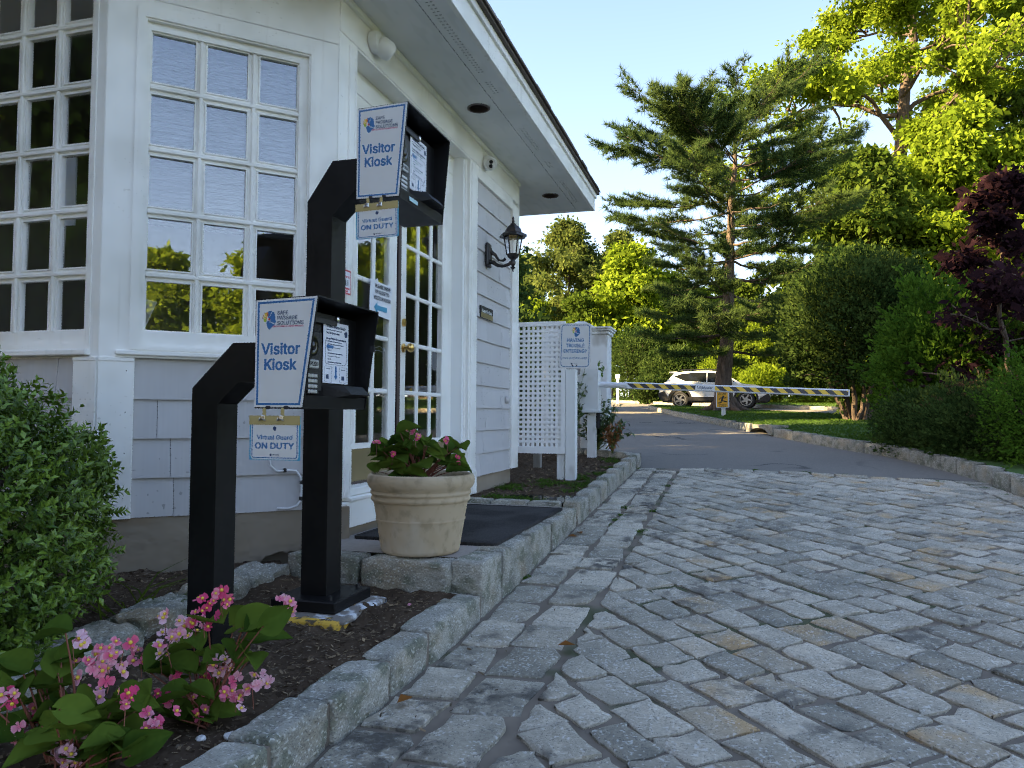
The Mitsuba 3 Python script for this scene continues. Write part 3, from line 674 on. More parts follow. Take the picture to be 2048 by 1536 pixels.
# doors: two leaves of paned glass with brass kick plates
def leaf_door(u0, u1, cols, label, handle):
    rows = [(-.174 + .3315 * k, .128 + .3315 * k) for k in range(6)]
    d = part(H, 'door', FF.ex(rect(u0, u1, -.40, 1.878).difference(rect(cols[0][0], cols[-1][1], rows[0][0], rows[-1][1])), -.160, -.120), 'white_paint', label=label)
    for a, b in zip(cols[:-1], cols[1:]): part(d, 'muntin', FF.box(a[1], b[0], rows[0][0], rows[-1][1], -.142, -.1225, .005), 'white_paint')
    for a, b in zip(rows[:-1], rows[1:]): part(d, 'muntin', FF.box(cols[0][0], cols[-1][1], a[1], b[0], -.141, -.1215, .006), 'white_paint')
    for (a, b) in cols:
        for (c, e) in rows:
            t = rng.normal(0, .0007)
            part(d, 'pane', FF.put(tm([(a, c, -.131 + t), (b, c, -.131 - t), (b, e, -.131 - t), (a, e, -.131 + t)], [(0, 1, 2), (0, 2, 3)])), 'door_glass')
    part(d, 'kick_plate', FF.box(u0 + .012, u1 - .012, -.392, -.205, -.12, -.117, .001), 'kick_brass')
    if handle:
        for z, rad in ((.49, .030), (.66, .026)):
            rose = lathe([(0, .012), (rad, .010), (rad, 0)], 20) if z > .6 else join([lathe([(rad, 0), (rad, .006), (.012, .01), (.011, .03), (.026, .04), (.031, .055), (.026, .07), (.010, .076), (0, .077)], 20)])
            m = FF.put(mv(rose, u0 + .042, z - .05, -.119)); part(d, 'knob' if z < .6 else 'deadbolt', m, 'brass', smooth=30)
    return d
leaf_door(.215, 1.0, [(.255, .435), (.478, .662), (.705, .890)], 'left glazed door leaf with a printed sheet taped to it', False)
leaf_door(1.07, 2.03, [(1.150, 1.340), (1.383, 1.573), (1.616, 1.806)], 'right glazed door leaf with brass knobs', True)
part(H, 'astragal', join([FF.box(1.0, 1.072, -.40, 1.878, -.165, -.128, .002), FF.box(1.015, 1.05, -.40, 1.878, -.128, -.108, .006)]), 'bronze_strip')
part(H, 'sill_plate', FF.box(.21, 2.03, -.405, -.393, -.165, -.095, .002), 'bronze_strip')

# soffit, fascia and roof
eave = [(-1.458, 8.104), (-1.458, 3.25), (-2.53, 2.18), (-9.4, 2.18), (-9.4, 8.104)]
EP = sg.Polygon(eave)
cans = [(-1.786, 5.143), (-1.794, 7.427), (-1.79, 3.0)]
soffit = EP.buffer(-.02, join_style=2)
for c in cans: soffit = soffit.difference(sg.Point(c).buffer(.072, quad_segs=8))
part(H, 'soffit', mv(ex(soffit, .02), 0, 0, ZC), 'soffit_paint')
part(H, 'fascia', mv(ex(EP.difference(EP.buffer(-.03, join_style=2)), .135), 0, 0, ZC - .004), 'white_paint')
part(H, 'fascia_trim', mv(ex(EP.buffer(.018, join_style=2).difference(EP.buffer(-.03, join_style=2)), .05), 0, 0, ZC + .131), 'white_paint')
slots = []
for y0, y1 in ((3.3, 4.6), (4.75, 4.95), (5.6, 6.1), (6.4, 6.6), (6.95, 7.75)):
    for yy in np.arange(y0, y1, .035):
        for x in (-1.60, -1.575): slots.append(box(x - .004, x + .010, yy, yy + .008, ZC - .0012, ZC + .004))
part(H, 'soffit_vents', join(slots), 'soffit_slot', kind='stuff')
part(H, 'soffit_seam', join([box(-1.648, -1.645, 3.0, 8.0, ZC - .0009, ZC + .003)]), 'dark_hole')
for c in cans:
    can = part(H, 'downlight', lathe([(.084, 0), (.084, -.006), (.070, -.006), (.068, .12), (.0, .12)], 24, (c[0], c[1], ZC)), 'bronze_strip', smooth=30)
    part(can, 'bulb', mv(trimesh.creation.icosphere(2, .05), c[0], c[1], ZC + .10), 'white_plain', smooth=True)
rp = EP.buffer(.045, join_style=2)
inner = [(-4.2, 5.6), (-4.2, 5.0), (-4.5, 4.7), (-6.8, 4.7), (-6.8, 5.6)]
o = np.array(list(rp.exterior.coords)[:-1]); 
if not sg.LinearRing(o).is_ccw: o = o[::-1]
i2 = np.array(inner)
if not sg.LinearRing(i2).is_ccw: i2 = i2[::-1]
k0 = np.argmin(np.linalg.norm(o - np.array(eave[0]), axis=1)); o = np.roll(o, -k0, 0)
k1 = np.argmin(np.linalg.norm(i2 - np.array(inner[0]), axis=1)); i2 = np.roll(i2, -k1, 0)
rv = np.vstack([np.c_[o, np.full(5, ZC + .181)], np.c_[o, np.full(5, ZC + .20)], np.c_[i2, np.full(5, ZC + 1.75)]])
rf = [(4, 3, 2), (4, 2, 1), (4, 1, 0)]
for a in (0, 5):
    for j in range(5):
        q = (j + 1) % 5; rf += [(a + j, a + q, a + 5 + q), (a + j, a + 5 + q, a + 5 + j)]
rf += [(10, 11, 12), (10, 12, 13), (10, 13, 14)]
roof = part(H, 'roof', tm(rv, rf), 'roof_shingle_mat', uv=np.zeros((15, 2)))
# the shingle courses whose butts show along the drive-side eave and round its end
r3 = np.random.default_rng(5)
slope = 1.55 / (4.2 - 1.43)
def roof_row(p0, p1, inward, rows=3, s0=0.0):
    p0, p1, inward = np.array(p0), np.array(p1), np.array(inward)
    L = np.linalg.norm(p1 - p0); d = (p1 - p0) / L
    for row in range(rows):
        s = s0 - r3.uniform(0, .2)
        while s < L:
            wd = r3.uniform(.13, .26); a, b = max(s, s0), min(s + wd, L - .14 * row)
            if b - a > .03:
                th = r3.uniform(.010, .020); lift = .022 + row * .012
                q0 = .14 * row - r3.uniform(.01, .022) * (row == 0) - r3.uniform(0, .01); q1 = q0 + .2
                c = []
                for ss, qq in ((a + .003, q0), (b - .003, q0), (b - .003, q1), (a + .003, q1)):
                    xy = p0 + d * ss + inward * qq; c.append((xy[0], xy[1], ZC + .185 + qq * slope + (lift if qq == q0 else lift - .012)))
                c = np.array(c); v = np.vstack([c, c + [0, 0, th]])
                f = [(0, 2, 1), (0, 3, 2), (4, 5, 6), (4, 6, 7), (0, 1, 5), (0, 5, 4), (1, 2, 6), (1, 6, 5), (2, 3, 7), (2, 7, 6), (3, 0, 4), (3, 4, 7)]
                part(roof, 'roof_shingle', tm(v, f), 'roof_shingle_mat', uv=np.tile([[r3.uniform(0, 1), 0]], (8, 1)))
            s += wd
roof_row((-1.413, 3.6), (-1.413, 8.149), (-1, 0))
roof_row((-1.413, 8.149), (-3.2, 8.149), (0, -1), 1, .22)

# inside: a closed blind behind the upper panes, and a desk by the left window
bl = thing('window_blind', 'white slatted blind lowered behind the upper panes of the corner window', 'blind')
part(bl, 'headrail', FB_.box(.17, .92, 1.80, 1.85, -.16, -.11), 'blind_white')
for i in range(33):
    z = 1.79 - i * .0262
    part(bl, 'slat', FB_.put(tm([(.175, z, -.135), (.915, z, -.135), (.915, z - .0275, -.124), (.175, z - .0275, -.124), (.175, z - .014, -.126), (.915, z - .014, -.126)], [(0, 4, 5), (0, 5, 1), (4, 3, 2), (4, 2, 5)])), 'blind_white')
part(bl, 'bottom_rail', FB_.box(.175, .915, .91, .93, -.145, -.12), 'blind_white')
dk = thing('desk', 'dark desk inside the left window with papers on it', 'desk')
part(dk, 'desk_top', box(-4.2, -2.8, 2.95, 3.5, .28, .31), 'interior_floor_mat')
for xx in (-4.15, -2.85): part(dk, 'leg', box(xx - .03, xx + .03, 3.0, 3.06, -.47, .28), 'interior_floor_mat')
pp = cbox(-.16, .16, -.004, .004, 0, .30); rot((1, 0, 0), -18, pp); rot((0, 1, 0), 12, pp); pp.apply_translation((-3.02, 3.05, .315))
solo('document_holder', pp, 'paper_white', 'pale slanted document holder behind the lowest panes of the left window', 'document holder')
solo('hanging_notice', box(-3.36, -3.22, 3.02, 3.03, .95, 1.3), 'paper_white', 'white sheet hanging inside the left window', 'paper')

# ------------------------------------------------------------------ things fixed to the gatehouse
L = thing('wall_lantern', 'black carriage lantern on a curled arm on the grey shingles', 'lamp')
# the lantern hangs from an arm that stands out of the wall (+x)
part(L, 'back_plate', join([FF.box(2.475, 2.575, 1.255, 1.45, -.006, .02, .015), FF.box(2.49, 2.56, 1.24, 1.27, -.006, .03, .01), FF.box(2.495, 2.555, 1.29, 1.42, .0, .034, .014)]), 'lamp_black')
LX, LY, LZ = -1.775, 6.02, 1.30
arm = [(-1.985, LY + .005, 1.29), (-1.95, LY + .003, 1.285), (-1.91, LY, 1.255), (-1.86, LY, 1.245), (-1.81, LY, 1.26), (-1.78, LY, 1.285), (LX, LY, 1.31)]
part(L, 'arm', join([tube(arm, [.016, .019, .015, .013, .014, .015, .016], 8), tube([(-1.97, LY, 1.37), (-1.93, LY, 1.345), (-1.9, LY, 1.30), (-1.86, LY, 1.292), (-1.84, LY, 1.31)], [.02, .013, .010, .011, .014], 8)]), 'lamp_black', smooth=True)
part(L, 'finial', lathe([(0, 1.195), (.008, 1.20), (.006, 1.212), (.018, 1.225), (.022, 1.232), (.008, 1.242), (.020, 1.255), (.024, 1.275), (.018, 1.295), (.030, 1.305), (.045, 1.318), (.052, 1.34), (.045, 1.345), (0, 1.345)], 16, (LX, LY, 0)), 'lamp_black', smooth=30)
bars = []
for k in range(6):
    a = math.pi / 3 * k + .3
    bars.append(tube([(LX + .050 * math.cos(a), LY + .050 * math.sin(a), 1.335), (LX + .078 * math.cos(a), LY + .078 * math.sin(a), 1.50)], .006, 6))
part(L, 'cage', join(bars), 'lamp_black')
for k in range(6):
    a, b = math.pi / 3 * k + .3, math.pi / 3 * (k + 1) + .3
    q = [(LX + rr * math.cos(t), LY + rr * math.sin(t), z) for rr, t, z in ((.047, a, 1.338), (.047, b, 1.338), (.074, b, 1.498), (.074, a, 1.498))]
    part(L, 'glass_pane', tm(q, [(0, 1, 2), (0, 2, 3)]), 'lantern_glass')
part(L, 'candle_tube', lathe([(.011, 1.34), (.011, 1.43), (.014, 1.45), (.009, 1.47), (0, 1.475)], 12, (LX, LY, 0)), 'white_plain', smooth=30)
ro = lathe([(.082, 1.495), (.122, 1.488), (.118, 1.503), (.075, 1.525), (.068, 1.55), (.05, 1.575), (.026, 1.59), (.022, 1.60)], 6, (LX, LY, 0)); 
part(L, 'hood', ro, 'lamp_black')
part(L, 'top_finial', lathe([(.024, 1.588), (.026, 1.60), (.010, 1.607), (.013, 1.62), (.008, 1.63), (.010, 1.645), (0, 1.67)], 12, (LX, LY, 0)), 'lamp_black', smooth=30)

pl = thing('door_plaque', 'small black and gold plaque on the shingles under the lantern', 'plaque')
part(pl, 'plate', FF.box(2.352, 2.672, .80, .90, -.008, .004, .001), 'black_plastic')
part(pl, 'gold_panel', FF.box(2.357, 2.667, .803, .845, .004, .0056, .0005), 'kick_brass')
part(pl, 'lettering', FF.put(mv(txt('Guard On Duty', .026, .27, 2.51, .862, True), 0, 0, .004)), 'sign_white')
vc = lathe([(0, .03), (.02, .028), (.034, .015), (.036, 0)], 16); vc.apply_transform(FF.M); vc.apply_translation((-.004, 3.12, .135))
solo('vent_cap', vc, 'siding_paint', 'small round grey cap low on the shingles by the corner', 'cap', smooth=True, uv=np.tile([[.5, 0]], (len(vc.vertices), 1)))

def wall_camera(name, label, u, v, yaw, lens):
    k = thing(name, label, 'camera')
    part(k, 'base', FF.put(mv(lathe([(.062, 0), (.062, .03), (.055, .045), (0, .046)], 24), u, v, .012)), 'white_plain', smooth=30)
    body = lathe([(0, 0), (.040, .004), (.056, .03), (.058, .075), (.05, .10), (.044, .104)], 24)
    body.apply_transform(FF.M @ trimesh.transformations.rotation_matrix(math.radians(yaw), (0, 1, 0)) @ trimesh.transformations.rotation_matrix(math.radians(22), (1, 0, 0)))
    body.apply_translation(FF.at(u, v, .04) - FF.o)
    part(k, 'body', body, 'white_plain', smooth=30)
    fwd = (FF.M[:3, :3] @ trimesh.transformations.rotation_matrix(math.radians(yaw), (0, 1, 0))[:3, :3] @ trimesh.transformations.rotation_matrix(math.radians(22), (1, 0, 0))[:3, :3])
    face = lathe([(.043, .1035), (0, .1045)], 20); R = np.eye(4); R[:3, :3] = fwd; face.apply_transform(R); face.apply_translation(FF.at(u, v, .04))
    part(k, 'face', face, 'sign_white')
    for s in (-.0165, .0165):
        d = mv(lathe([(.0155, .105), (.0155, .1085), (.008, .1095), (0, .1095)], 18), 0, s, 0); d.apply_transform(R); d.apply_translation(FF.at(u, v, .04))
        part(k, 'lens', d, 'lens_black')
    return k
wall_camera('security_camera', 'white security camera with two black lenses over the doorway corner', 2.42, 2.10, -62, True)
wall_camera('security_camera', 'white security camera facing away under the soffit above the corner window', .36, 2.135, 58, True)

# cable down the corner wall
ck = thing('white_cable', 'white cable clipped along the grey shingles of the cut-off corner', 'cable')
cp = [(.752, -.10), (.754, -.20), (.765, -.262), (.796, -.290), (.85, -.285), (.89, -.290), (.912, -.32), (.920, -.376), (.916, -.44), (.895, -.466), (.854, -.478), (.80, -.474)]
part(ck, 'cord', tube([FB_.at(u, v, .010) for u, v in cp], .0055, 8), 'cable_white', smooth=True)
for u, v in ((.835, -.286), (.918, -.348), (.917, -.43)): part(ck, 'clip', FB_.box(u - .007, u + .007, v - .010, v + .010, -.006, .018, .003), 'black_plastic')

# papers
st = thing('warning_sticker', 'small white sticker with red lettering and a black horn on the left door casing', 'sticker')
part(st, 'sheet', FF.box(.025, .138, .637, .767, .014, .0155, .0004), 'paper_white')
part(st, 'red_border', FF.put(mv(ex(rect(.025, .138, .637, .767).difference(rect(.030, .133, .645, .759)), .0006), 0, 0, .0156)), 'ink_red')
part(st, 'lettering', FF.put([mv(txt('ACTIVATED', .011, .088, .081, .730, True), 0, 0, .0156), mv(box(.037, .125, .662, .672, 0, .0006), 0, 0, .0156), mv(box(.055, .107, .649, .657, 0, .0006), 0, 0, .0156)]), 'ink_red')
horn = sg.Polygon([(.045, .69), (.062, .69), (.088, .68), (.088, .716), (.062, .704), (.045, .704)])
part(st, 'horn', FF.put([mv(ex(horn, .0006), 0, 0, .0156), mv(ex(rect(.096, .100, .685, .711), .0006), 0, 0, .0156), mv(ex(rect(.106, .110, .682, .714), .0006), 0, 0, .0156), mv(box(.036, .08, .743, .752, 0, .0006), 0, 0, .0156)]), 'ink_black')
pn = thing('taped_notice', 'white printed sheet taped to the left door with a blue arrow', 'notice')
sheet = trimesh.creation.box((.30, .212, .0008)).subdivide().subdivide().subdivide()
v = sheet.vertices.copy(); v[:, 2] += .006 * (noise(np.c_[v[:, 0] * 9, v[:, 1] * 9, v[:, 0] * 0]) - .5) + .012 * np.clip(-v[:, 1] - .02, 0, 1) ** 1.0; sheet.vertices = v
rot((0, 0, 1), -2, sheet)
part(pn, 'sheet', FF.put(mv(sheet, .752, .708, -.109)), 'paper_white', smooth=True)
part(pn, 'lettering', FF.put([mv(txt('PLEASE DRIVE', .0225, .215, .775, .787, True), 0, 0, -.1055), mv(txt('UP CLOSE TO', .0225, .19, .765, .752, True), 0, 0, -.1055), mv(txt('VISITOR KIOSK', .0225, .235, .768, .714, True), 0, 0, -.1055)]), 'ink_black')
arrow = sg.Polygon([(.655, .652), (.700, .690), (.700, .667), (.83, .667), (.83, .637), (.700, .637), (.700, .612)])
part(pn, 'arrow', FF.put(mv(ex(arrow, .0008), 0, 0, -.105)), 'ink_teal')
for dg, u_, v_ in ((30, .68, .812), (-25, .87, .806)): part(pn, 'tape', FF.put(mv(rot((0, 0, 1), dg, box(-.03, .03, -.011, .011, 0, .0007)), u_, v_, -.108)), 'paper_white')

# ------------------------------------------------------------------ visitor kiosks
def logo(fr_put, cx, cy, s, par, w):
    """head in profile facing right with a burst of colour behind it, and the three-line name"""
    head = sg.Polygon([(-.10, .5), (.12, .52), (.30, .42), (.38, .22), (.38, .02), (.46, -.16), (.38, -.20), (.36, -.34), (.20, -.40), (.12, -.52), (-.02, -.60), (-.14, -.42), (-.20, -.16), (-.05, -.08), (.08, -.14), (.08, .08), (-.06, .14), (-.14, .32)]).buffer(.02)
    slit = sg.LineString([(.02, .18), (.18, .5)]).buffer(.022).union(sg.LineString([(.05, -.14), (.34, -.26)]).buffer(.03))
    head = sa.translate(sa.scale(head.difference(slit), s, s, origin=(0, 0)), cx, cy)
    lg = part(par, 'logo', fr_put(mv(ex(head, .0008), 0, 0, w)), 'ink_blue')
    for nm, pts in (('ink_yellow', [(-.28, .34, .09), (-.36, .16, .07), (-.2, .22, .06)]), ('ink_lime', [(-.30, -.04, .10), (-.38, .04, .05)]), ('ink_orange', [(-.16, .40, .07), (-.24, .10, .06), (-.42, .26, .035)]), ('ink_red', [(-.12, .30, .06), (-.02, .02, .07), (-.34, .42, .03), (-.48, .12, .03)])):
        sh = so.unary_union([sg.Point(cx + a * s, cy + b * s).buffer(c * s, quad_segs=3) for a, b, c in pts])
        part(lg, 'burst', fr_put(mv(ex(sh, .0008), 0, 0, w + .0001)), nm)
    return lg

def kiosk(name, label, post, elbow, dims, base_z, plate):
    """post and gooseneck in the x-z plane, hooded head opening towards the drive"""
    k = thing(name, label, 'kiosk', None)
    x0, x1, py0, py1 = post
    (ez, tx, tz, bz, iz, ix) = elbow
    hb, ht, hbz, xt, xb, y0, y1 = dims
    prof = sg.Polygon([(x0, base_z), (x1, base_z), (x1, iz), (ix, bz), (hb + .004, bz), (hb + .004, tz), (tx, tz), (x0, ez)])
    g = ex(prof, py1 - py0); rot((1, 0, 0), 90, g); g.apply_translation((0, py1, 0))
    part(k, 'post', g, 'black_paint')
    pc = ((x0 + x1) / 2, (py0 + py1) / 2)
    if plate:
        part(k, 'base_plate', cbox(pc[0] - .135, pc[0] + .15, pc[1] - .15, pc[1] + .15, base_z - .002, base_z + .042, .004), 'black_paint')
        for sx in (-1, 1):
            for sy in (-1, 1): part(k, 'anchor_bolt', mv(trimesh.creation.cylinder(.009, .018, sections=6), pc[0] + sx * .108, pc[1] + sy * .112, base_z + .05), 'black_plastic')
    # hood: back, roof, floor, two cheeks, front lip
    t = .004
    cheek = sg.Polygon([(hb, hbz), (xb, hbz), (xt, ht), (hb, ht - .006)])
    def xz(poly, ya, yb):
        m = ex(poly, yb - ya); rot((1, 0, 0), 90, m); m.apply_translation((0, yb, 0)); return m
    part(k, 'hood', join([xz(cheek, y0, y0 + t), xz(cheek, y1 - t, y1),
                          xz(sg.Polygon([(hb, hbz), (hb + t, hbz), (hb + t, ht - .004), (hb, ht - .004)]), y0 + t, y1 - t),
                          xz(sg.Polygon([(hb + t, ht - .008), (xt - .001, ht - .003), (xt - .001, ht + .001), (hb + t, ht - .004)]), y0 + t, y1 - t),
                          xz(sg.Polygon([(hb + t, hbz), (xb - .002, hbz), (xb - .002, hbz + t), (hb + t, hbz + t)]), y0 + t, y1 - t),
                          xz(sg.Polygon([(xb - .007, hbz + t), (xb - .003, hbz + t), (xb + .001, hbz + .04), (xb - .004, hbz + .04)]), y0 + t, y1 - t)]), 'black_paint')
    xi = xb - .040                                            # the inner panel stands back from the mouth
    part(k, 'inner_panel', box(xi - .004, xi, y0 + t, y1 - t, hbz + t, ht - .03), 'black_paint')
    part(k, 'shelf_bar', box(xi, xi + .014, y0 + t, y0 + .24, ht - .065, ht - .05), 'black_plastic')
    KF = Frame((xi, y0, 0), (0, 1, 0))
    u = part(k, 'intercom', join([KF.box(.035, .148, hbz + .055, ht - .095, 0, .014, .003), KF.box(.045, .138, hbz + .045, hbz + .057, 0, .010, .002)]), 'black_plastic')
    zc = hbz + .196
    cam = mv(lathe([(.034, .014), (.034, .02), (.026, .022), (.014, .019), (.013, .024), (.006, .027), (0, .027)], 24), .082, zc, 0)
    part(u, 'camera_lens', KF.put(cam), 'lens_black', smooth=30)
    part(u, 'push_button', KF.box(.058, .118, zc - .070, zc - .042, .014, .022, .003), 'key_steel')
    part(u, 'push_lettering', KF.put(mv(txt('PUSH', .013, .044, .088, zc - .0555, True), 0, 0, .0222)), 'ink_black')
    for r_ in range(4):
        for c_ in range(3):
            part(u, 'key', KF.box(.064 + c_ * .0185, .0795 + c_ * .0185, zc - .098 - r_ * .0165, zc - .0865 - r_ * .0165, .014, .0185, .002), 'key_steel')
    part(u, 'maker_badge', KF.box(.083, .097, zc - .163, zc - .157, .014, .0148, 0), 'key_steel')
    # instruction sheet with its printing
    su0, su1, sv0, sv1 = .168, .332, hbz + .085, ht - .052
    s = part(k, 'instruction_sheet', KF.box(su0, su1, sv0, sv1, .004, .0055, .0004), 'paper_white')
    lines, hh = [], sv1 - sv0
    P2 = lambda m: mv(m, 0, 0, .0056)
    lines += [P2(txt('Trouble with the Kiosk?', .0075, .125, su0 + .080, sv1 - .016, True)), P2(box(su0 + .018, su0 + .12, sv1 - .029, sv1 - .0265, 0, .0005)), P2(txt('CALL (570) 953-8005', .0055, .085, su0 + .060, sv1 - .038, True)),
              P2(txt('Press PUSH for assistance', .0065, .13, su0 + .082, sv1 - .056, True)), P2(box(su0 + .018, su0 + .12, sv1 - .067, sv1 - .0645, 0, .0005))]
    part(s, 'lettering', KF.put(lines), 'ink_navy')
    bx = rrect(.138, .086, .014, (su0 + su1) / 2, sv0 + .105)
    part(s, 'boxed_steps', KF.put([P2(ex(bx.difference(rrect(.1355, .0835, .013, (su0 + su1) / 2, sv0 + .105)), .0006))] + [P2(box(su0 + .028, su0 + .028 + w, sv0 + .138 - i * .0098 - hgt / 2, sv0 + .138 - i * .0098 + hgt / 2, 0, .0005)) for i, (w, hgt) in enumerate(((.022, .003), (.10, .0026), (.08, .0018), (.022, .003), (.10, .0032), (.08, .0018), (.022, .003), (.09, .0032)))]), 'ink_navy')
    for c, ic in ((su0 + .034, P2(box(su0 + .020, su0 + .036, sv0 + .014, sv0 + .028, 0, .0006))), (su1 - .034, P2(box(su1 - .044, su1 - .026, sv0 + .012, sv0 + .026, 0, .0006)))):
        part(s, 'corner_box', KF.put([P2(ex(rrect(.046, .052, .004, c, sv0 + .03).difference(rrect(.0448, .0508, .0035, c, sv0 + .03)), .0006)), ic, P2(box(c - .013, c + .012, sv0 + .046, sv0 + .0485, 0, .0005))]), 'ink_navy')
    ar = sg.Polygon([(0, 0), (.014, .012), (.014, .005), (.045, .005), (.045, -.005), (.014, -.005), (.014, -.012)])
    part(s, 'arrow', KF.put(P2(ex(sa.translate(ar, su0 + .018, sv1 - .083), .0007))), 'ink_blue')
    part(s, 'arrow', KF.put(P2(ex(sa.translate(sa.rotate(ar, 90, origin=(0, 0)), (su0 + su1) / 2, sv0 + .012), .0007))), 'ink_blue')
    part(s, 'emblem', KF.put(P2(ex(sg.Point(su1 - .018, sv1 - .034).buffer(.010), .0007))), 'ink_navy')
    part(k, 'lock', KF.put(mv(lathe([(.011, 0), (.011, .008), (.004, .010), (0, .010)], 14), .262, ht - .04, 0)), 'chrome', smooth=30)
    # reader tray under the sheet
    tr = [(.172, hbz + .028, 0), (.332, hbz + .028, 0), (.332, hbz + .078, 0), (.172, hbz + .078, 0), (.215, hbz + .048, .085), (.345, hbz + .048, .085), (.335, hbz + .076, .06), (.205, hbz + .076, .06)]
    part(k, 'reader_tray', trimesh.convex.convex_hull(KF.put(tm(tr, [(0, 1, 2)])).vertices), 'black_paint')
    # the sign on the near cheek
    SF = Frame((0, y0, 0), (1, 0, 0))
    sp = sg.Polygon([(hb + .001, hbz + .004), (xb - .003, hbz + .004), (xt - .003, ht - .003), (hb + .001, ht - .009)])
    sgn = part(k, 'sign', SF.ex(sp, .0, .003), 'sign_white')
    part(sgn, 'border', SF.put(mv(ex(sp.buffer(-.0065, join_style=2).difference(sp.buffer(-.0125, join_style=2)), .0008), 0, 0, .003)), 'ink_blue')
    cx = (hb + (xb + xt) / 2) / 2 - .006; hz = ht - hbz; sw = (xb + xt) / 2 - hb
    part(sgn, 'visitor_lettering', SF.put(mv(txt('Visitor', hz * .098, sw * .70, cx, hbz + hz * .535, 2, .0009), 0, 0, .003)), 'ink_blue')
    part(sgn, 'kiosk_lettering', SF.put(mv(txt('Kiosk', hz * .098, sw * .585, cx, hbz + hz * .395, 2, .0009), 0, 0, .003)), 'ink_blue')
    lg = logo(SF.put, hb + sw * .255, hbz + hz * .795, hz * .145, sgn, .003)
    lx = hb + sw * .40
    for i, (tx_, wd) in enumerate((('SAFE', .19), ('PASSAGE', .36), ('SOLUTIONS', .475))):
        part(lg, 'name_lettering', SF.put(mv(txt(tx_, hz * .034, sw * wd, lx + sw * wd / 2, hbz + hz * (.855 - .046 * i), True), 0, 0, .003)), 'ink_navy')
    part(lg, 'tagline', SF.put(mv(txt('VIRTUAL REMOTE GUARD SERVICES', hz * .013, sw * .56, lx + sw * .19, hbz + hz * .733, True), 0, 0, .003)), 'ink_pink')
    return k, SF

def duty_sign(name, label, y, corners, tilt, clip_us, z_clip):
    """small card hung by binder clips under a kiosk head"""
    (u0, u1, vb, vt) = corners
    k = thing(name, label, 'sign')
    F0 = Frame((0, y, 0), (1, 0, 0))
    cu, cv = (u0 + u1) / 2, vt
    R = trimesh.transformations.rotation_matrix(math.radians(tilt), (0, 0, 1), (cu, cv, 0))
    def pf(m):
        m = join(m) if isinstance(m, list) else m.copy(); m.apply_transform(R); return F0.put(m)
    w, h = u1 - u0, vt - vb
    part(k, 'card', pf(box(u0, u1, vb, vt, 0, .0022)), 'ink_teal')
    ct, cb = vt - .024, vb + .006
    pan = rrect(w - .010, ct - cb + .02, .011, cu, (ct + cb) / 2 + .006)
    part(k, 'panel', pf(mv(ex(pan, .0006), 0, 0, .0022)), 'sign_white')
    part(k, 'border', pf(mv(ex(pan.buffer(-.0035).difference(pan.buffer(-.0062)), .0006), 0, 0, .0028)), 'ink_blue')
    part(k, 'tape_strip', pf(box(u0 - .001, u1 - .0005, vt - .027, vt + .0005, .0005, .0044)), 'tape_tan')
    part(k, 'lettering', pf([mv(txt('Virtual Guard', h * .098, w * .70, cu, vb + h * .515, True), 0, 0, .0028), mv(txt('ON DUTY', h * .135, w * .77, cu, vb + h * .325, 2), 0, 0, .0028)]), 'ink_blue')
    dot = sg.Point(cu, vb + h * .715).buffer(.006).union(rect(cu - .002, cu + .003, vb + h * .66, vb + h * .70))
    part(k, 'emblem', pf([mv(ex(dot, .0006), 0, 0, .0028), mv(ex(sg.Point(cu - .012, vb + h * .115).buffer(.0035), .0006), 0, 0, .0028), mv(txt('SAFE PASSAGE', .0035, .022, cu + .006, vb + h * .122), 0, 0, .0028)]), 'ink_navy')
    for cu_ in clip_us:
        part(k, 'hanger_strap', F0.box(cu_ - .006, cu_ + .006, vt - .004, z_clip, .0, .003, .001), 'tape_tan')
        part(k, 'binder_clip', join([F0.put(tube([(cu_ - .012, vt - .006, .006), (cu_ - .014, vt - .014, .008), (cu_ - .002, vt - .010, .009), (cu_ + .008, vt - .014, .008)], .0022, 6)), F0.box(cu_ - .008, cu_ + .006, vt - .012, vt + .001, .0044, .009, .002)]), 'chrome')
        part(k, 'binder_clip', F0.box(cu_ + .004, cu_ + .018, z_clip - .004, z_clip + .006, -.004, .004, .002), 'black_plastic')

# the near, car-height kiosk
k1, SF1 = kiosk('visitor_kiosk', 'low black visitor kiosk nearest us, its post rising behind the pink flowers',
      (-1.755, -1.653, 2.137, 2.243), (.083, -1.598, .232, .100, .030, -1.575), (-1.406, .354, .014, -1.192, -1.238, 1.99, 2.389), -.80, False)
duty_sign('duty_sign', 'lower card saying the virtual guard is on duty, hanging level under the near kiosk', 1.984, (-1.4155, -1.2405, -.141, -.008), 0, (-1.366, -1.303), .016)
# the far, truck-height kiosk
k2, SF2 = kiosk('visitor_kiosk', 'tall black visitor kiosk behind the near one, on a square base plate',
      (-1.687, -1.572, 2.718, 2.834), (.872, -1.573, 1.033, .906, .806, -1.470), (-1.378, 1.172, .812, -1.168, -1.199, 2.561, 2.995), -.772, True)
part(k2, 'lip_sticker', Frame((-1.199, 2.561, 0), (0, 1, 0)).box(.085, .165, .822, .838, .001, .0025, .0004), 'sticker_blue')
duty_sign('duty_sign', 'upper card saying the virtual guard is on duty, hanging askew under the tall kiosk', 2.553, (-1.3745, -1.199, .660, .793), 1.5, (-1.325, -1.27), .815)
pad = thing('concrete_pad', 'small concrete pad with a yellow painted edge and white top under the tall kiosk', 'pad')
part(pad, 'slab', rough_block(-1.80, -1.43, 2.54, 2.955, -.86, -.779, np.random.default_rng(2), .006, 3), 'pad_yellow', smooth=True)
part(pad, 'white_top', rough_block(-1.785, -1.42, 2.575, 2.97, -.80, -.774, np.random.default_rng(4), .006, 3), 'splash_white', smooth=True)
bc = thing('binder_clip', 'binder clip gripping the far edge of the near kiosk hood', 'clip')
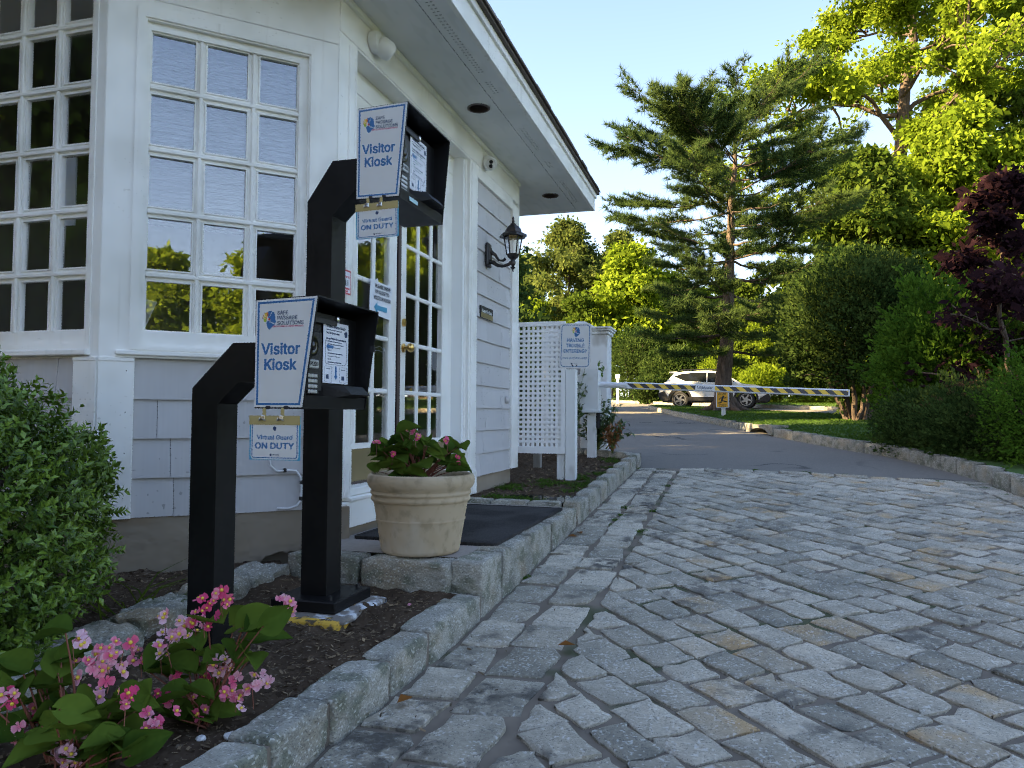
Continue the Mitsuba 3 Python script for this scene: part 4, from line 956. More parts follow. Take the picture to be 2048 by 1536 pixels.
part(bc, 'jaw', box(-1.222, -1.205, 2.384, 2.395, .215, .235), 'black_plastic')
part(bc, 'wire_handle', tube([(-1.21, 2.388, .228), (-1.185, 2.385, .235), (-1.165, 2.382, .222), (-1.162, 2.382, .214), (-1.168, 2.382, .212), (-1.19, 2.386, .221), (-1.21, 2.389, .220)], .0014, 6), 'chrome', smooth=True)

# ------------------------------------------------------------------ flower pot and doormat
pot = thing('flower_pot', 'weathered tan clay pot of begonias on the slab by the doors', 'pot')
PC = (-1.443, 3.365)
prof = [(0, -.652), (.175, -.652), (.188, -.645), (.192, -.63), (.2145, -.50), (.2185, -.497), (.2185, -.490), (.2155, -.487), (.230, -.412), (.236, -.410), (.242, -.402), (.242, -.392), (.237, -.384), (.240, -.378), (.246, -.374), (.246, -.364), (.240, -.357), (.252, -.345), (.262, -.325), (.2635, -.305), (.257, -.287), (.247, -.281), (.236, -.286), (.228, -.30), (.222, -.36), (0, -.36)]
prof = [(x_ * .975, z_) for x_, z_ in prof]
m = lathe(prof, 64, (PC[0], PC[1], 0)); part(pot, 'body', m, 'pot_clay', smooth=True)
sd = lathe([(0, -.318), (.12, -.322), (.226, -.33)], 30, (PC[0], PC[1], 0)); v = sd.vertices.copy(); v[:, 2] += .015 * (fbm(v * 30) - .5); sd.vertices = v; part(pot, 'potting_soil', sd, 'soil', smooth=True)
mp = sg.box(-1.92, 3.58, -1.135, 5.12).buffer(-.03).buffer(.03)
mm = mv(ex(mp, .012), 0, 0, -.653)
rb = mp.difference(mp.buffer(-.02))
dm = thing('doormat', 'large black rubber doormat on the slab before the doors', 'mat')
part(dm, 'pile', mm, 'rubber_mat'); part(dm, 'rim', mv(ex(rb, .015), 0, 0, -.6525), 'rubber_mat')
m = tm([(0, 0, 0)] + [(.013 * (1 if k % 2 == 0 else .35) * math.cos(k * math.pi / 5), .013 * (1 if k % 2 == 0 else .35) * math.sin(k * math.pi / 5), .002) for k in range(10)], [(0, k + 1, (k + 1) % 10 + 1) for k in range(10)])
solo('fallen_blossom', mv(m, -1.47, 3.93, -.6385), 'sign_white', 'tiny white fallen blossom on the doormat', 'blossom')
solo('drain_hose', tube([(-1.93, 3.66, -.644), (-1.85, 3.62, -.645), (-1.75, 3.585, -.645), (-1.70, 3.57, -.645)], .006, 6), 'black_plastic', 'short black hose end lying on the slab left of the pot', 'hose', smooth=True)

# ------------------------------------------------------------------ lattice screen, sign, gate
lt = thing('lattice_screen', 'white square lattice screen at the far corner of the gatehouse', 'lattice')
YL = 7.10
LF = Frame((0, YL, 0), (1, 0, 0))
part(lt, 'frame', LF.ex(rect(-2.06, -1.562, -.372, .905).difference(rect(-2.025, -1.60, -.305, .862)), -.03, .012), 'lattice_white')
us = np.linspace(-2.025, -1.60, 10)
for u in us[1:-1] + .000: part(lt, 'upright_slat', LF.box(u - .0135, u + .0135, -.31, .865, -.018, -.009, .001), 'lattice_white')
vs = np.linspace(-.305, .862, 26)
for v in vs[1:-1]: part(lt, 'cross_slat', LF.box(-2.03, -1.595, v - .0125, v + .0125, -.008, .001, .001), 'lattice_white')
part(lt, 'leg', box(-1.66, -1.585, 7.16, 7.235, -.9, -.372), 'grey_timber')
part(lt, 'leg', box(-2.13, -2.05, 8.06, 8.14, -.9, -.30), 'grey_timber')
part(lt, 'leg', box(-1.645, -1.575, 7.13, 7.16, -.7, .30), 'post_white')
ts = thing('trouble_sign', 'white sign with blue lettering offering help with entering, on a white post', 'sign')
part(ts, 'post', cbox(-1.557, -1.460, 7.09, 7.19, -.9, .44, .003), 'post_white')
TF = Frame((-1.460, 7.078, .662), (math.cos(.0), 0, 0))
def tp(m):
    m = join(m) if isinstance(m, list) else m.copy(); rot((0, 0, 1), -1.6, m); return TF.put(m)
pan = rrect(.304, .434, .026)
part(ts, 'plate', tp(mv(ex(pan, .003), 0, 0, -.003)), 'sign_white')
part(ts, 'border', tp(ex(rrect(.276, .404, .03).difference(rrect(.264, .392, .026)), .0008)), 'ink_blue')
part(ts, 'lettering', tp([txt('HAVING', .034, .165, .0, .055, 2), txt('TROUBLE', .034, .178, 0, .003, 2), txt('ENTERING?', .034, .225, 0, -.050, 2), txt('CALL (570) 953-8005', .019, .235, 0, -.117, True, slant=.25)]), 'ink_blue')
logo(tp, .005, .135, .085, ts, .0)
part(ts, 'maker_mark', tp([txt('SAFE PASSAGE', .007, .05, .0, -.172), ex(sg.Point(-.03, -.172).buffer(.008), .0008)]), 'ink_navy')
for u in (-.02, .02): part(ts, 'screw', tp(mv(lathe([(.006, 0), (.006, .003), (0, .004)], 8), u, -.190, 0)), 'black_plastic')

en = thing('white_enclosure', 'white boarded enclosure with capped posts behind the lattice', 'enclosure')
def cap(x0, x1, y0, y1, z, o=.06): return [cbox(x0 - o * .4, x1 + o * .4, y0 - o * .4, y1 + o * .4, z - .10, z - .055, .008), cbox(x0 - o * .75, x1 + o * .75, y0 - o * .75, y1 + o * .75, z - .055, z - .03, .006), cbox(x0 - o, x1 + o, y0 - o, y1 + o, z - .03, z, .006)]
def pyr(x0, x1, y0, y1, z, h, o=.05):
    return trimesh.convex.convex_hull(np.array([(x0 - o, y0 - o, z), (x1 + o, y0 - o, z), (x0 - o, y1 + o, z), (x1 + o, y1 + o, z), (x0 + .05, y0 + .05, z + h), (x1 - .05, y0 + .05, z + h), (x0 + .05, y1 - .05, z + h), (x1 - .05, y1 - .05, z + h)]))
part(en, 'pier', cbox(-1.97, -1.613, 9.9, 10.26, -.8, 1.10, .006), 'post_white')
part(en, 'pier_cap', join(cap(-1.97, -1.613, 9.9, 10.26, 1.172)), 'post_white')
part(en, 'panel', box(-2.42, -1.97, 10.05, 10.1, -.6, 1.0), 'grey_panel')
for x in (-2.15, -2.57):
    part(en, 'post', cbox(x, x + .20, 10.3, 10.5, -.7, 1.235, .005), 'post_white'); part(en, 'post_cap', join([cbox(x - .04, x + .24, 10.26, 10.54, 1.235, 1.265, .005), pyr(x, x + .2, 10.3, 10.5, 1.265, .045, .02)]), 'post_white')

gt = thing('gate_operator', 'weathered white gate operator cabinet on a white post', 'cabinet')
part(gt, 'post', cbox(-1.755, -1.648, 9.24, 9.34, -.9, .035, .003), 'post_white')
gb = rrect(.225, .53, .03, -1.722, .30)
gm = ex(gb, .22); rot((1, 0, 0), 90, gm); gm.apply_translation((0, 9.40, 0)); part(gt, 'cabinet', gm, 'box_white')
part(gt, 'base_flange', cbox(-1.855, -1.592, 9.15, 9.43, .03, .062, .004), 'box_white')
part(gt, 'side_cover', cbox(-1.87, -1.83, 9.20, 9.38, .03, .50, .01), 'box_white')
part(gt, 'black_conduit', box(-1.64, -1.60, 9.26, 9.32, -.16, .03), 'black_plastic')
ba = thing('barrier_arm', 'long white barrier arm with slanted yellow and black stripes across the drive', 'barrier')
p0, p1 = np.array([-1.60, 9.27, .380]), np.array([1.242, 9.27, .268])
AL = np.linalg.norm(p1 - p0); ad = (p1 - p0) / AL
def arm_put(m):
    m = join(m) if isinstance(m, list) else m.copy(); M = np.eye(4); M[:3, 0] = ad; M[:3, 1] = np.cross((0, -1, 0), ad); M[:3, 2] = (0, -1, 0); M[:3, 3] = p0; m.apply_transform(M); return m
part(ba, 'tube', arm_put([rot((0, 1, 0), 90, mv(trimesh.creation.cylinder(.036, .36, sections=20), 0, 0, .16))]), 'arm_white', smooth=30)
part(ba, 'beam', arm_put(cbox(.30, AL, -.042, .042, -.025, .025, .012)), 'arm_white')
u = .335; i = 0
lab0, lab1 = 1.155, 1.375
while u < AL - .03:
    if i % 2 == 0 or True:
        q = sg.Polygon([(u, .026), (u + .075, .026), (u + .135, -.026), (u + .06, -.026)])
        lim = sg.box(.31, -.03, lab0 - .003, .03) if u < lab0 - .05 else sg.box(lab1 + .003, -.03, AL - .012, .03)
        q = q.intersection(lim)
        if q.area > 1e-4: part(ba, 'stripe', arm_put(mv(ex(q, .0008), 0, 0, .0253)), 'tape_black' if i % 2 == 0 else 'tape_yellow')
    u += .075; i += 1
part(ba, 'label_plate', arm_put(box(lab0, lab1, -.032, .032, .0255, .028)), 'sign_white', label='white maker plate on the barrier arm')
part(ba, 'label_lettering', arm_put([mv(txt('LiftMaster', .030, .175, (lab0 + lab1) / 2, .006, True), 0, 0, .028), mv(txt('Professional', .009, .13, (lab0 + lab1) / 2 + .02, -.022), 0, 0, .028)]), 'ink_navy')
part(ba, 'end_cap', arm_put(cbox(AL - .006, AL + .006, -.040, .040, -.023, .023, .003)), 'arm_white')

sl = thing('slow_sign', 'small orange sign with a running figure on a short white post by the pine', 'sign')
SY = 21.0; gz = float(zr(SY)) + .13
SX = -.29
part(sl, 'post', cbox(SX - .055, SX + .055, SY, SY + .1, gz - .2, gz + .64, .006), 'post_white')
part(sl, 'board', cbox(SX - .19, SX + .15, SY - .03, SY, gz + .22, gz + .66, .01), 'sign_white')
SLF = Frame((SX - .02, SY - .03, gz + .445), (1, 0, 0))
part(sl, 'orange_face', SLF.box(-.145, .135, -.205, .195, 0, .003, .001), 'slow_orange')
run = [sg.Point(.015, .075).buffer(.024), sg.LineString([(.0, .045), (-.02, -.03)]).buffer(.024), sg.LineString([(.0, .04), (.06, .03), (.09, .06)]).buffer(.010), sg.LineString([(-.005, .035), (-.06, .035), (-.085, .0)]).buffer(.010), sg.LineString([(-.015, -.03), (.05, -.055), (.10, -.06)]).buffer(.015), sg.LineString([(-.02, -.03), (-.045, -.08), (-.10, -.10)]).buffer(.014)]
part(sl, 'running_figure', SLF.put(mv(ex(so.unary_union(run), .001), 0, 0, .003)), 'ink_black')
part(sl, 'lettering', SLF.put([mv(txt('SLOW', .055, .19, -.005, .15, True), 0, 0, .003), mv(txt('CHILDREN', .03, .20, -.005, -.145, True), 0, 0, .003), mv(txt('PLAYING', .03, .18, -.005, -.185, True), 0, 0, .003)]), 'ink_black')
fp = thing('marker_post', 'thin white post on the far verge at the bend of the drive', 'post')
part(fp, 'stake', cbox(-6.26, -6.12, 41.6, 41.7, .6, 2.15, .01), 'post_white')
part(fp, 'plate', cbox(-6.30, -6.06, 41.54, 41.6, 2.02, 2.28, .02), 'post_white')

# ------------------------------------------------------------------ plants
def unit(a): return a / (np.linalg.norm(a, axis=-1, keepdims=True) + 1e-12)

def leaves(c, d, nrm, L, W, fold=.0):
    """pointed leaves: base c, direction d, face normal nrm; two (flat) or four (folded) triangles each"""
    d = unit(d); b = unit(np.cross(nrm, d)); nrm = np.cross(d, b)
    L, W = np.broadcast_to(L, (len(c),))[:, None], np.broadcast_to(W, (len(c),))[:, None]
    m = c + d * L * .45
    if fold:
        v = np.stack([c, m - b * W / 2 + nrm * W * fold, c + d * L - nrm * L * .12, m + b * W / 2 + nrm * W * fold, m], 1)
        i = np.arange(len(c))[:, None] * 5
        f = np.vstack([i + [0, 1, 4], i + [1, 2, 4], i + [4, 2, 3], i + [0, 4, 3]]); k = 5
    else:
        v = np.stack([c, m - b * W / 2, c + d * L, m + b * W / 2], 1)
        i = np.arange(len(c))[:, None] * 4
        f = np.vstack([i + [0, 1, 2], i + [0, 2, 3]]); k = 4
    return tm(v.reshape(-1, 3), f), k

def leaf_uv(kind, n, k, r, tone=None, spread=.5):
    t = r.uniform(0, 1, n) if tone is None else np.clip(tone + r.normal(0, spread, n), 0, 1)
    return np.c_[np.repeat(t, k), np.full(n * k, (kind + .5) / 16)]

def crooked(p0, p1, n, r, amp, sag=0.0):
    t = np.linspace(0, 1, n)[:, None]; L = np.linalg.norm(np.subtract(p1, p0))
    w = np.cumsum(r.normal(0, amp * L / n, (n, 3)), 0); w -= t * w[-1]
    p = np.asarray(p0) * (1 - t) + np.asarray(p1) * t + w
    p[:, 2] += sag * L * (t[:, 0] * (1 - t[:, 0])) * 4
    return p

def broadleaf(seed, height, radius, z0, trunk_r, n_leaf, leaf, kind, limbs=16, sub=5, clump=.55, shape=.6, low=.35, lean=0.0, gap=1.0, sides=7):
    """trunk with limbs and twigs, leaves in clumps at the twig ends; returns (wood, leaves, uv). Height above the foot, crown from z0."""
    r = np.random.default_rng(seed)
    top = np.array([lean * height, r.normal(0, .02) * height, height * .93])
    tp = crooked((0, 0, -.3), top, 14, r, .10)
    tr = trunk_r * (1 - .88 * np.linspace(0, 1, 14) ** .8); tr[0] *= 1.35
    wood, ends = [tube(tp, tr, 9)], []
    for k in range(limbs):
        h = z0 + (height * .95 - z0) * ((k + r.uniform(0, .9)) / limbs)
        t = np.clip(h / height / .93, .05, .97); i = t * 13; b = tp[int(i)] * (1 - i % 1) + tp[min(int(i) + 1, 13)] * (i % 1)
        q = (h - z0) / (height - z0 + 1e-6)
        R = radius * max(.12, (math.sin(math.pi * min(1, max(0, low + (1 - low) * q)) ** shape)) if low < 1 else 1) * r.uniform(.75, 1.12)
        az = k * 2.399 + r.normal(0, .35)
        e = b + np.array([math.cos(az) * R, math.sin(az) * R, R * r.uniform(.05, .65)])
        lp = crooked(b, e, 8, r, .22, .06)
        wood.append(tube(lp, np.linspace(trunk_r * .25 * (1 - .6 * q), .012, 8), 6)); ends.append(e)
        for j in range(sub):
            s = r.uniform(.35, .95); c = lp[int(s * 7)]
            e2 = c + unit(r.normal(0, 1, 3) + unit(e - b) * .6 + np.array([0, 0, .25])) * R * r.uniform(.22, .5)
            sp = crooked(c, e2, 5, r, .2, .05); wood.append(tube(sp, np.linspace(trunk_r * .12, .006, 5), 4)); ends += [e2, sp[2]]
    ends.append(top); ends = np.array(ends)
    w = r.gamma(1.6, 1, len(ends)) ** gap; cnt = np.maximum(1, (w / w.sum() * n_leaf).astype(int))
    cs = np.repeat(ends, cnt, 0); n = len(cs)
    size = np.repeat(r.uniform(.6, 1.25, len(ends)), cnt)[:, None] * clump * np.array([1, 1, .62])
    off = unit(r.normal(0, 1, (n, 3))) * (r.uniform(0, 1, (n, 1)) ** .45) * size
    c = cs + off
    d = unit(off * .6 / clump + r.normal(0, .6, (n, 3)) + [0, 0, -.35]); nr = unit(r.normal(0, .8, (n, 3)) + [-.25, -.3, .55])
    sz = leaf * np.clip(r.lognormal(-.05, .32, n), .45, 1.9)
    m, k = leaves(c, d, nr, sz, sz * r.uniform(.5, .8, n))
    tone = np.repeat(r.uniform(.2, .8, len(ends)), cnt)
    return join(wood), m, leaf_uv(kind, n, k, r, tone, .22)

_proto = {}
def tree(name, label, cat, x, y, z, proto, rz=0.0, s=(1, 1, 1), group=None, part_names=('trunk', 'crown')):
    """proto: (wood dict, crown dict) sharing one mesh between copies"""
    k = thing(name, label, cat, group)
    M = T().translate([x, y, z]).rotate([0, 0, 1], rz).scale(list(s))
    for nm, d in zip(part_names, proto): scene[key_of(nm, k)] = {**d, 'to_world': M}
    return k
def make(seed, wood_bsdf='bark', leaf_bsdf='leaf', **kw):
    w, m, uv = broadleaf(seed, **kw)
    return mikit.ply(w, wood_bsdf, smooth=True), mikit.ply(m, leaf_bsdf, uv=uv)

def bush_mesh(seed, rx, ry, rz_, n, leaf, kind, stems=9, stem_r=.012, base=-1.0, rough=.25, shell=.5, up=.4, aspect=.55, fold=0.0, lump=2.4, twig=0, shoots=0):
    """stems from the foot, leaves through an uneven rounded volume, thickest near its skin"""
    r = np.random.default_rng(seed)
    dirs = unit(r.normal(0, 1, (n * 2, 3))); dirs = dirs[dirs[:, 2] > base][:n]; n = len(dirs)
    q = 1 + rough * 2 * (fbm(dirs * lump + seed) - .5) + rough * .9 * (fbm(dirs * lump * 3 + seed + 9) - .5)
    rad = q * (r.uniform(0, 1, n) ** shell)
    c = dirs * rad[:, None] * [rx, ry, rz_]
    hole = noise(c / max(rx, ry) * 5.5 + seed) > .26
    c, dirs, n = c[hole], dirs[hole], int(hole.sum())
    if shoots:      # longer shoots that break the outline
        sd = unit(r.normal(0, 1, (shoots, 3)) + [0, 0, .5]); L_ = r.uniform(.10, .34, shoots) * max(rx, rz_)
        q2 = 1 + rough * 2 * (fbm(sd * lump + seed) - .5); t_ = r.uniform(0, 1, (shoots, 22))
        p_ = (sd * (q2 * .92)[:, None] * [rx, ry, rz_])[:, None] + (unit(sd + [0, 0, .35]) * L_[:, None])[:, None] * t_[..., None] + r.normal(0, leaf * .3, (shoots, 22, 3))
        c = np.vstack([c, p_.reshape(-1, 3)]); dirs = np.vstack([dirs, np.repeat(sd, 22, 0)]); n = len(c)
    d = unit(dirs + r.normal(0, .55, (n, 3)) + [0, 0, up]); nr = unit(r.normal(0, .7, (n, 3)) + dirs * .6 + [0, 0, .5])
    sz = leaf * r.uniform(.65, 1.25, n)
    m, k = leaves(c, d, nr, sz, sz * aspect, fold)
    tone = np.clip(.5 + (fbm(c / max(rx, ry) * 3 + 4) - .5) * 1.6, 0, 1)
    st = []
    for i in range(stems):
        e = unit(r.normal(0, 1, 3) + [0, 0, .8]) * [rx, ry, rz_] * r.uniform(.5, .95)
        st.append(tube(crooked((r.normal(0, rx * .12), r.normal(0, ry * .12), -rz_ * 1.02), e, 7, r, .18), np.linspace(stem_r * 1.3, stem_r * .35, 7), 5))
    return join(st), m, leaf_uv(kind, n, k, r, tone, .2)
def bush(name, label, cat, x, y, z, seed, leaf_bsdf='leaf', group=None, **kw):
    st, m, uv = bush_mesh(seed, **kw)
    k = thing(name, label, cat, group); M = T().translate([x, y, z])
    put(key_of('stem', k), st, 'bark', True, to_world=M)
    put(key_of('foliage', k), m, leaf_bsdf, False, uv, to_world=M)
    return k

# ---- boxwood by the window: shoots of paired leaves all over a rounded body
def boxwood():
    r = np.random.default_rng(42); ctr = np.array([-2.58, 1.74, -.36]); rad = np.array([.76, .66, .60])
    n = 3600
    dirs = unit(r.normal(0, 1, (n * 2, 3))); dirs = dirs[dirs[:, 2] > -.92][:n]; n = len(dirs)
    q = .90 + .22 * (fbm(dirs * 2.2 + 3) - .5) * 2 + .10 * (noise(dirs * 7) - .5)
    rr = q * (1 - .30 * r.uniform(0, 1, n) ** 1.6)
    long_ = r.uniform(0, 1, n) > .94
    tip = ctr + dirs * rr[:, None] * rad
    axis = unit(dirs * .8 + r.normal(0, .45, (n, 3)) + [0, 0, .55])
    ln = np.where(long_, r.uniform(.12, .19, n), r.uniform(.06, .10, n))
    base = tip - axis * (ln * .35)[:, None]
    cs, ds, ns, sz, tone = [], [], [], [], []
    for j in range(6):
        t = (j + .3) / 6; a0 = r.uniform(0, math.pi, n)
        side = unit(np.cross(axis, r.normal(0, 1, (n, 3))))
        up2 = np.cross(axis, side)
        for sgn in (-1, 1):
            dr_ = unit(axis * (.55 + .5 * t) + sgn * side)
            cs.append(base + axis * (ln * t)[:, None]); ds.append(dr_); ns.append(unit(axis * .8 - sgn * side * .4 + r.normal(0, .2, (n, 3))))
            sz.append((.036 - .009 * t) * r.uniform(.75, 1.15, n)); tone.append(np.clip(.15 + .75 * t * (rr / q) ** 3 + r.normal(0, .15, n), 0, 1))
    cs, ds, ns, sz, tone = (np.concatenate(v) for v in (cs, ds, ns, sz, tone))
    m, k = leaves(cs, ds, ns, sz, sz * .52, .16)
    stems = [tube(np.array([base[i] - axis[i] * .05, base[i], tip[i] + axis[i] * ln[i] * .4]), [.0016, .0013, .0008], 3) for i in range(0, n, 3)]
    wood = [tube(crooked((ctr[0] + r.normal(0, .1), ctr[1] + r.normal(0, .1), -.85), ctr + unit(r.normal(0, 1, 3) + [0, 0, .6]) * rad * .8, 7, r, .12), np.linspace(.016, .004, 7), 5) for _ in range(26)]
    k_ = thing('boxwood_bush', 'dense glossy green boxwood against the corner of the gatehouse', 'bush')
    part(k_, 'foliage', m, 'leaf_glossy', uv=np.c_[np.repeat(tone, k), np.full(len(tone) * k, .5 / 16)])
    part(k_, 'twig', join(stems), 'stem_green'); part(k_, 'stem', join(wood), 'bark', smooth=True)
    d = solo('fallen_leaf', tm([(-2.19, 1.60, .205), (-2.15, 1.56, .214), (-2.10, 1.585, .195), (-2.14, 1.62, .207)], [(0, 1, 2), (0, 2, 3)]), 'leaf', 'tan dry leaf caught on top of the boxwood', 'leaf', uv=LUV(11, 4, r, .7, .8))
boxwood()
# grass-like blades and ivy at the foot of the foundation
def blades(n, spots, spread, L, W, kind, r, h, up=1.4):
    c = np.array(spots)[r.integers(0, len(spots), n)] + r.normal(0, 1, (n, 2)) * spread
    z = h(c[:, 0], c[:, 1]); a = r.uniform(0, 6.28, n)
    d = unit(np.c_[np.cos(a), np.sin(a), np.full(n, up)] + r.normal(0, .25, (n, 3)))
    l = L * r.uniform(.5, 1.3, n); w = W * r.uniform(.7, 1.3, n)
    b = unit(np.cross(d, r.normal(0, 1, (n, 3))))
    p0 = np.c_[c, z]; p1 = p0 + d * (l * .55)[:, None]; p2 = p0 + d * (l * .85)[:, None] + np.c_[np.cos(a), np.sin(a), -np.ones(n) * .3] * (l * .28)[:, None]
    v = np.stack([p0 - b * w[:, None] / 2, p0 + b * w[:, None] / 2, p1 + b * w[:, None] / 2.4, p1 - b * w[:, None] / 2.4, p2], 1)
    i = np.arange(n)[:, None] * 5
    return tm(v.reshape(-1, 3), np.vstack([i + [0, 1, 2], i + [0, 2, 3], i + [3, 2, 4]])), leaf_uv(kind, n, 5, r)
r6 = np.random.default_rng(6)
m, uv = blades(26, [(-2.15, 2.25), (-2.22, 2.35), (-2.1, 2.45)], .04, .26, .006, 5, r6, soil_h, 1.0)
solo('grass_clump', m, 'leaf', 'few thin arching grass blades between boxwood and foundation', 'grass', uv=uv)
m, uv = blades(1500, [(-1.78, 5.62), (-1.68, 5.58), (-1.62, 6.6), (-1.72, 6.9), (-1.5, 6.75), (-1.42, 7.15), (-1.55, 7.35), (-1.32, 6.6), (-1.26, 6.2), (-1.24, 6.9), (-1.3, 7.6), (-1.25, 8.2), (-1.33, 8.7), (-1.45, 9.0), (-1.5, 5.52), (-1.85, 6.2), (-1.9, 6.5)], .065, .055, .007, 8, r6, bed_h, .9)
solo('bed_weeds', m, 'leaf', 'low green weeds and moss sprouting in the bed by the lattice', 'weeds', uv=uv, kind='stuff')
m, uv = blades(900, [(-.83, 5.35), (-.83, 5.55), (-.83, 5.75), (-.83, 6.1), (-.62, 5.2), (-.62, 6.0), (-.62, 7.4), (.2, 8.85), (.75, 8.75), (1.1, 8.62), (1.9, 8.3), (2.2, 7.9), (2.25, 7.5), (-1.05, 3.85), (-.55, 1.72), (-.6, 1.66), (-1.04, 8.7), (2.3, 8.3)], .022, .028, .005, 8, r6, lambda x, y: zr(y) - .012, 1.0)
solo('joint_grass', m, 'leaf', 'grass and moss tufts in the joints of the setts', 'grass', uv=uv, kind='stuff')
def sheet_grass(poly, n, r, h, L):
    x0, y0, x1, y1 = poly.bounds; c = np.c_[r.uniform(x0, x1, n * 3), y0 + (y1 - y0) * r.uniform(0, 1, n * 3) ** 1.5]
    c = c[shapely.contains_xy(poly, c[:, 0], c[:, 1])][:n]
    return blades(len(c), c, 0, L, .012, 8, r, h, 1.2)
m, uv = sheet_grass(right_lawn.intersection(sg.box(-4, 9, 9, 34)), 60000, r6, lawn_h, .055)
solo('lawn_grass', m, 'leaf', 'short mown grass of the island lawn', 'grass', uv=uv, kind='stuff')
m, uv = sheet_grass(outer.intersection(sg.box(-10, 19, 14, 48)), 25000, r6, lambda x, y: zr(y) + .13, .12)
solo('verge_grass', m, 'leaf', 'sunlit grass of the verge behind the parked car', 'grass', uv=uv, kind='stuff')
for i, (x, y, z, a, lab) in enumerate([(-.62, 2.86, -.88, .4, 'orange dry leaf on the setts beside the gutter'), (-.98, 2.18, -.885, 1.2, 'small orange dry leaf against the near kerb'), (-1.0, 5.02, -.79, 2.2, 'brown dry leaf at the foot of the platform kerb'), (-1.02, 4.88, -.795, .2, 'curled brown dry leaf nearest the platform kerb joint')]):
    s = .035; q = np.array([(-s, 0, .004), (0, -s * .6, .012), (s, 0, .003), (0, s * .6, .016)]); c, sn = math.cos(a), math.sin(a)
    q = np.c_[q[:, 0] * c - q[:, 1] * sn, q[:, 0] * sn + q[:, 1] * c, q[:, 2]] + [x, y, z]
    solo('fallen_leaf', tm(q, [(0, 1, 2), (0, 2, 3)]), 'leaf', lab, 'leaf', uv=np.tile([[.9, 11.5 / 16]], (4, 1)))
for i, (x, y, s, lab) in enumerate([(-1.22, 1.66, .022, 'white pebble on the soil near the kerb'), (-1.19, 1.55, .020, 'small white pebble by the nearest kerb stone'), (-1.28, 1.62, .013, 'tiny pale pebble beside the larger white one')]):
    m = trimesh.creation.icosphere(2, s); v = m.vertices * [1, .75, .6]; v += .5 * s * (np.stack([noise(v / s * 1.3 + 5 * k + i) for k in range(3)], -1) - .5); m.vertices = v
    m.apply_translation((x, y, float(soil_h(x, y)) + s * .3)); solo('pebble', m, 'sign_white', lab, 'stone', smooth=True)

# ---- begonias
def begonia_leaf(L, W, r, cup, droop):
    t = np.linspace(0, 1, 16); s = np.linspace(-1, 1, 9)
    prof = np.sin(np.pi * t ** .72) ** .85 * (1 - .12 * t); prof[0] = .14; prof[1] = max(prof[1], .3); prof[-1] = .015
    v = []; ph = r.uniform(0, 6)
    for i, a in enumerate(t):
        for j, b in enumerate(s):
            wob = .09 * math.sin(9 * a + 5 * b + ph)
            asym = 1.0 if b < 0 else .82
            v.append((a * L - .10 * L * (abs(b) > .5) * (1 - a) ** 3, b * prof[i] * W / 2 * asym * (1 + wob), cup * abs(b) ** 1.6 * prof[i] * W - droop * L * a * a + .014 * L * math.cos(2 * math.pi * 4.5 * (a - .42 * abs(b))) * (1 - .5 * abs(b)) - .02 * L * math.exp(-(b / .16) ** 2) + .02 * L * wob))
    f = []
    for i in range(15):
        for j in range(8):
            q = i * 9 + j; f += [(q, q + 9, q + 10), (q, q + 10, q + 1)]
    return np.array(v), f
def place(v, base, d, up):
    d = unit(np.asarray(d, float)); y = unit(np.cross(up, d)); z = np.cross(d, y)
    return np.asarray(v) @ np.stack([d, y, z]) + base
def flower(c, nrm, R, r):
    nrm = unit(nrm); a = unit(np.cross(nrm, r.normal(0, 1, 3))); b = np.cross(nrm, a)
    vs, fs, n = [], [], 0
    for ang, ln, wd in ((0, 1.0, .62), (math.pi, 1.0, .62), (math.pi / 2, .72, .26), (-math.pi / 2, .72, .26)):
        d = a * math.cos(ang) + b * math.sin(ang); s = np.cross(nrm, d)
        pts = [c, c + R * (d * .35 + s * wd * .75 + nrm * .10), c + R * (d * .8 * ln + s * wd * .85 + nrm * .22), c + R * (d * ln + nrm * .18), c + R * (d * .8 * ln - s * wd * .85 + nrm * .22), c + R * (d * .35 - s * wd * .75 + nrm * .10)]
        vs += pts; fs += [(n, n + k, n + k + 1) for k in range(1, 5)]; n += 6
    return np.array(vs), np.array(fs)
def cluster(parent, c, r, n, face, rad=.021, R=.0165, tone=.5):
    c = np.asarray(c)
    for i in range(n):
        p = c + r.normal(0, 1, 3) * rad * [.8, .8, .8]; nr = unit(face + r.normal(0, .45, 3)); Rr = R * r.uniform(.7, 1.2)
        v, f = flower(p, nr, Rr, r)
        uv = np.c_[np.clip(np.full(len(v), tone + r.normal(0, .22)) + np.tile([-.25, 0, .12, .15, .12, 0], 4), 0, 1), np.zeros(len(v))]
        k = part(parent, 'flower', tm(v, f), 'petal', uv=uv)
        if r.uniform() < .75: part(k, 'stamens', mv(trimesh.creation.icosphere(1, Rr * .25), *(p + nr * Rr * .2)), 'ink_yellow', smooth=True)
    part(parent, 'flower_stalk', tube([c + [0, 0, -.05 - .02 * r.uniform()], c + r.normal(0, .005, 3) + [0, 0, -.02], c], .0013, 4), 'stem_red')
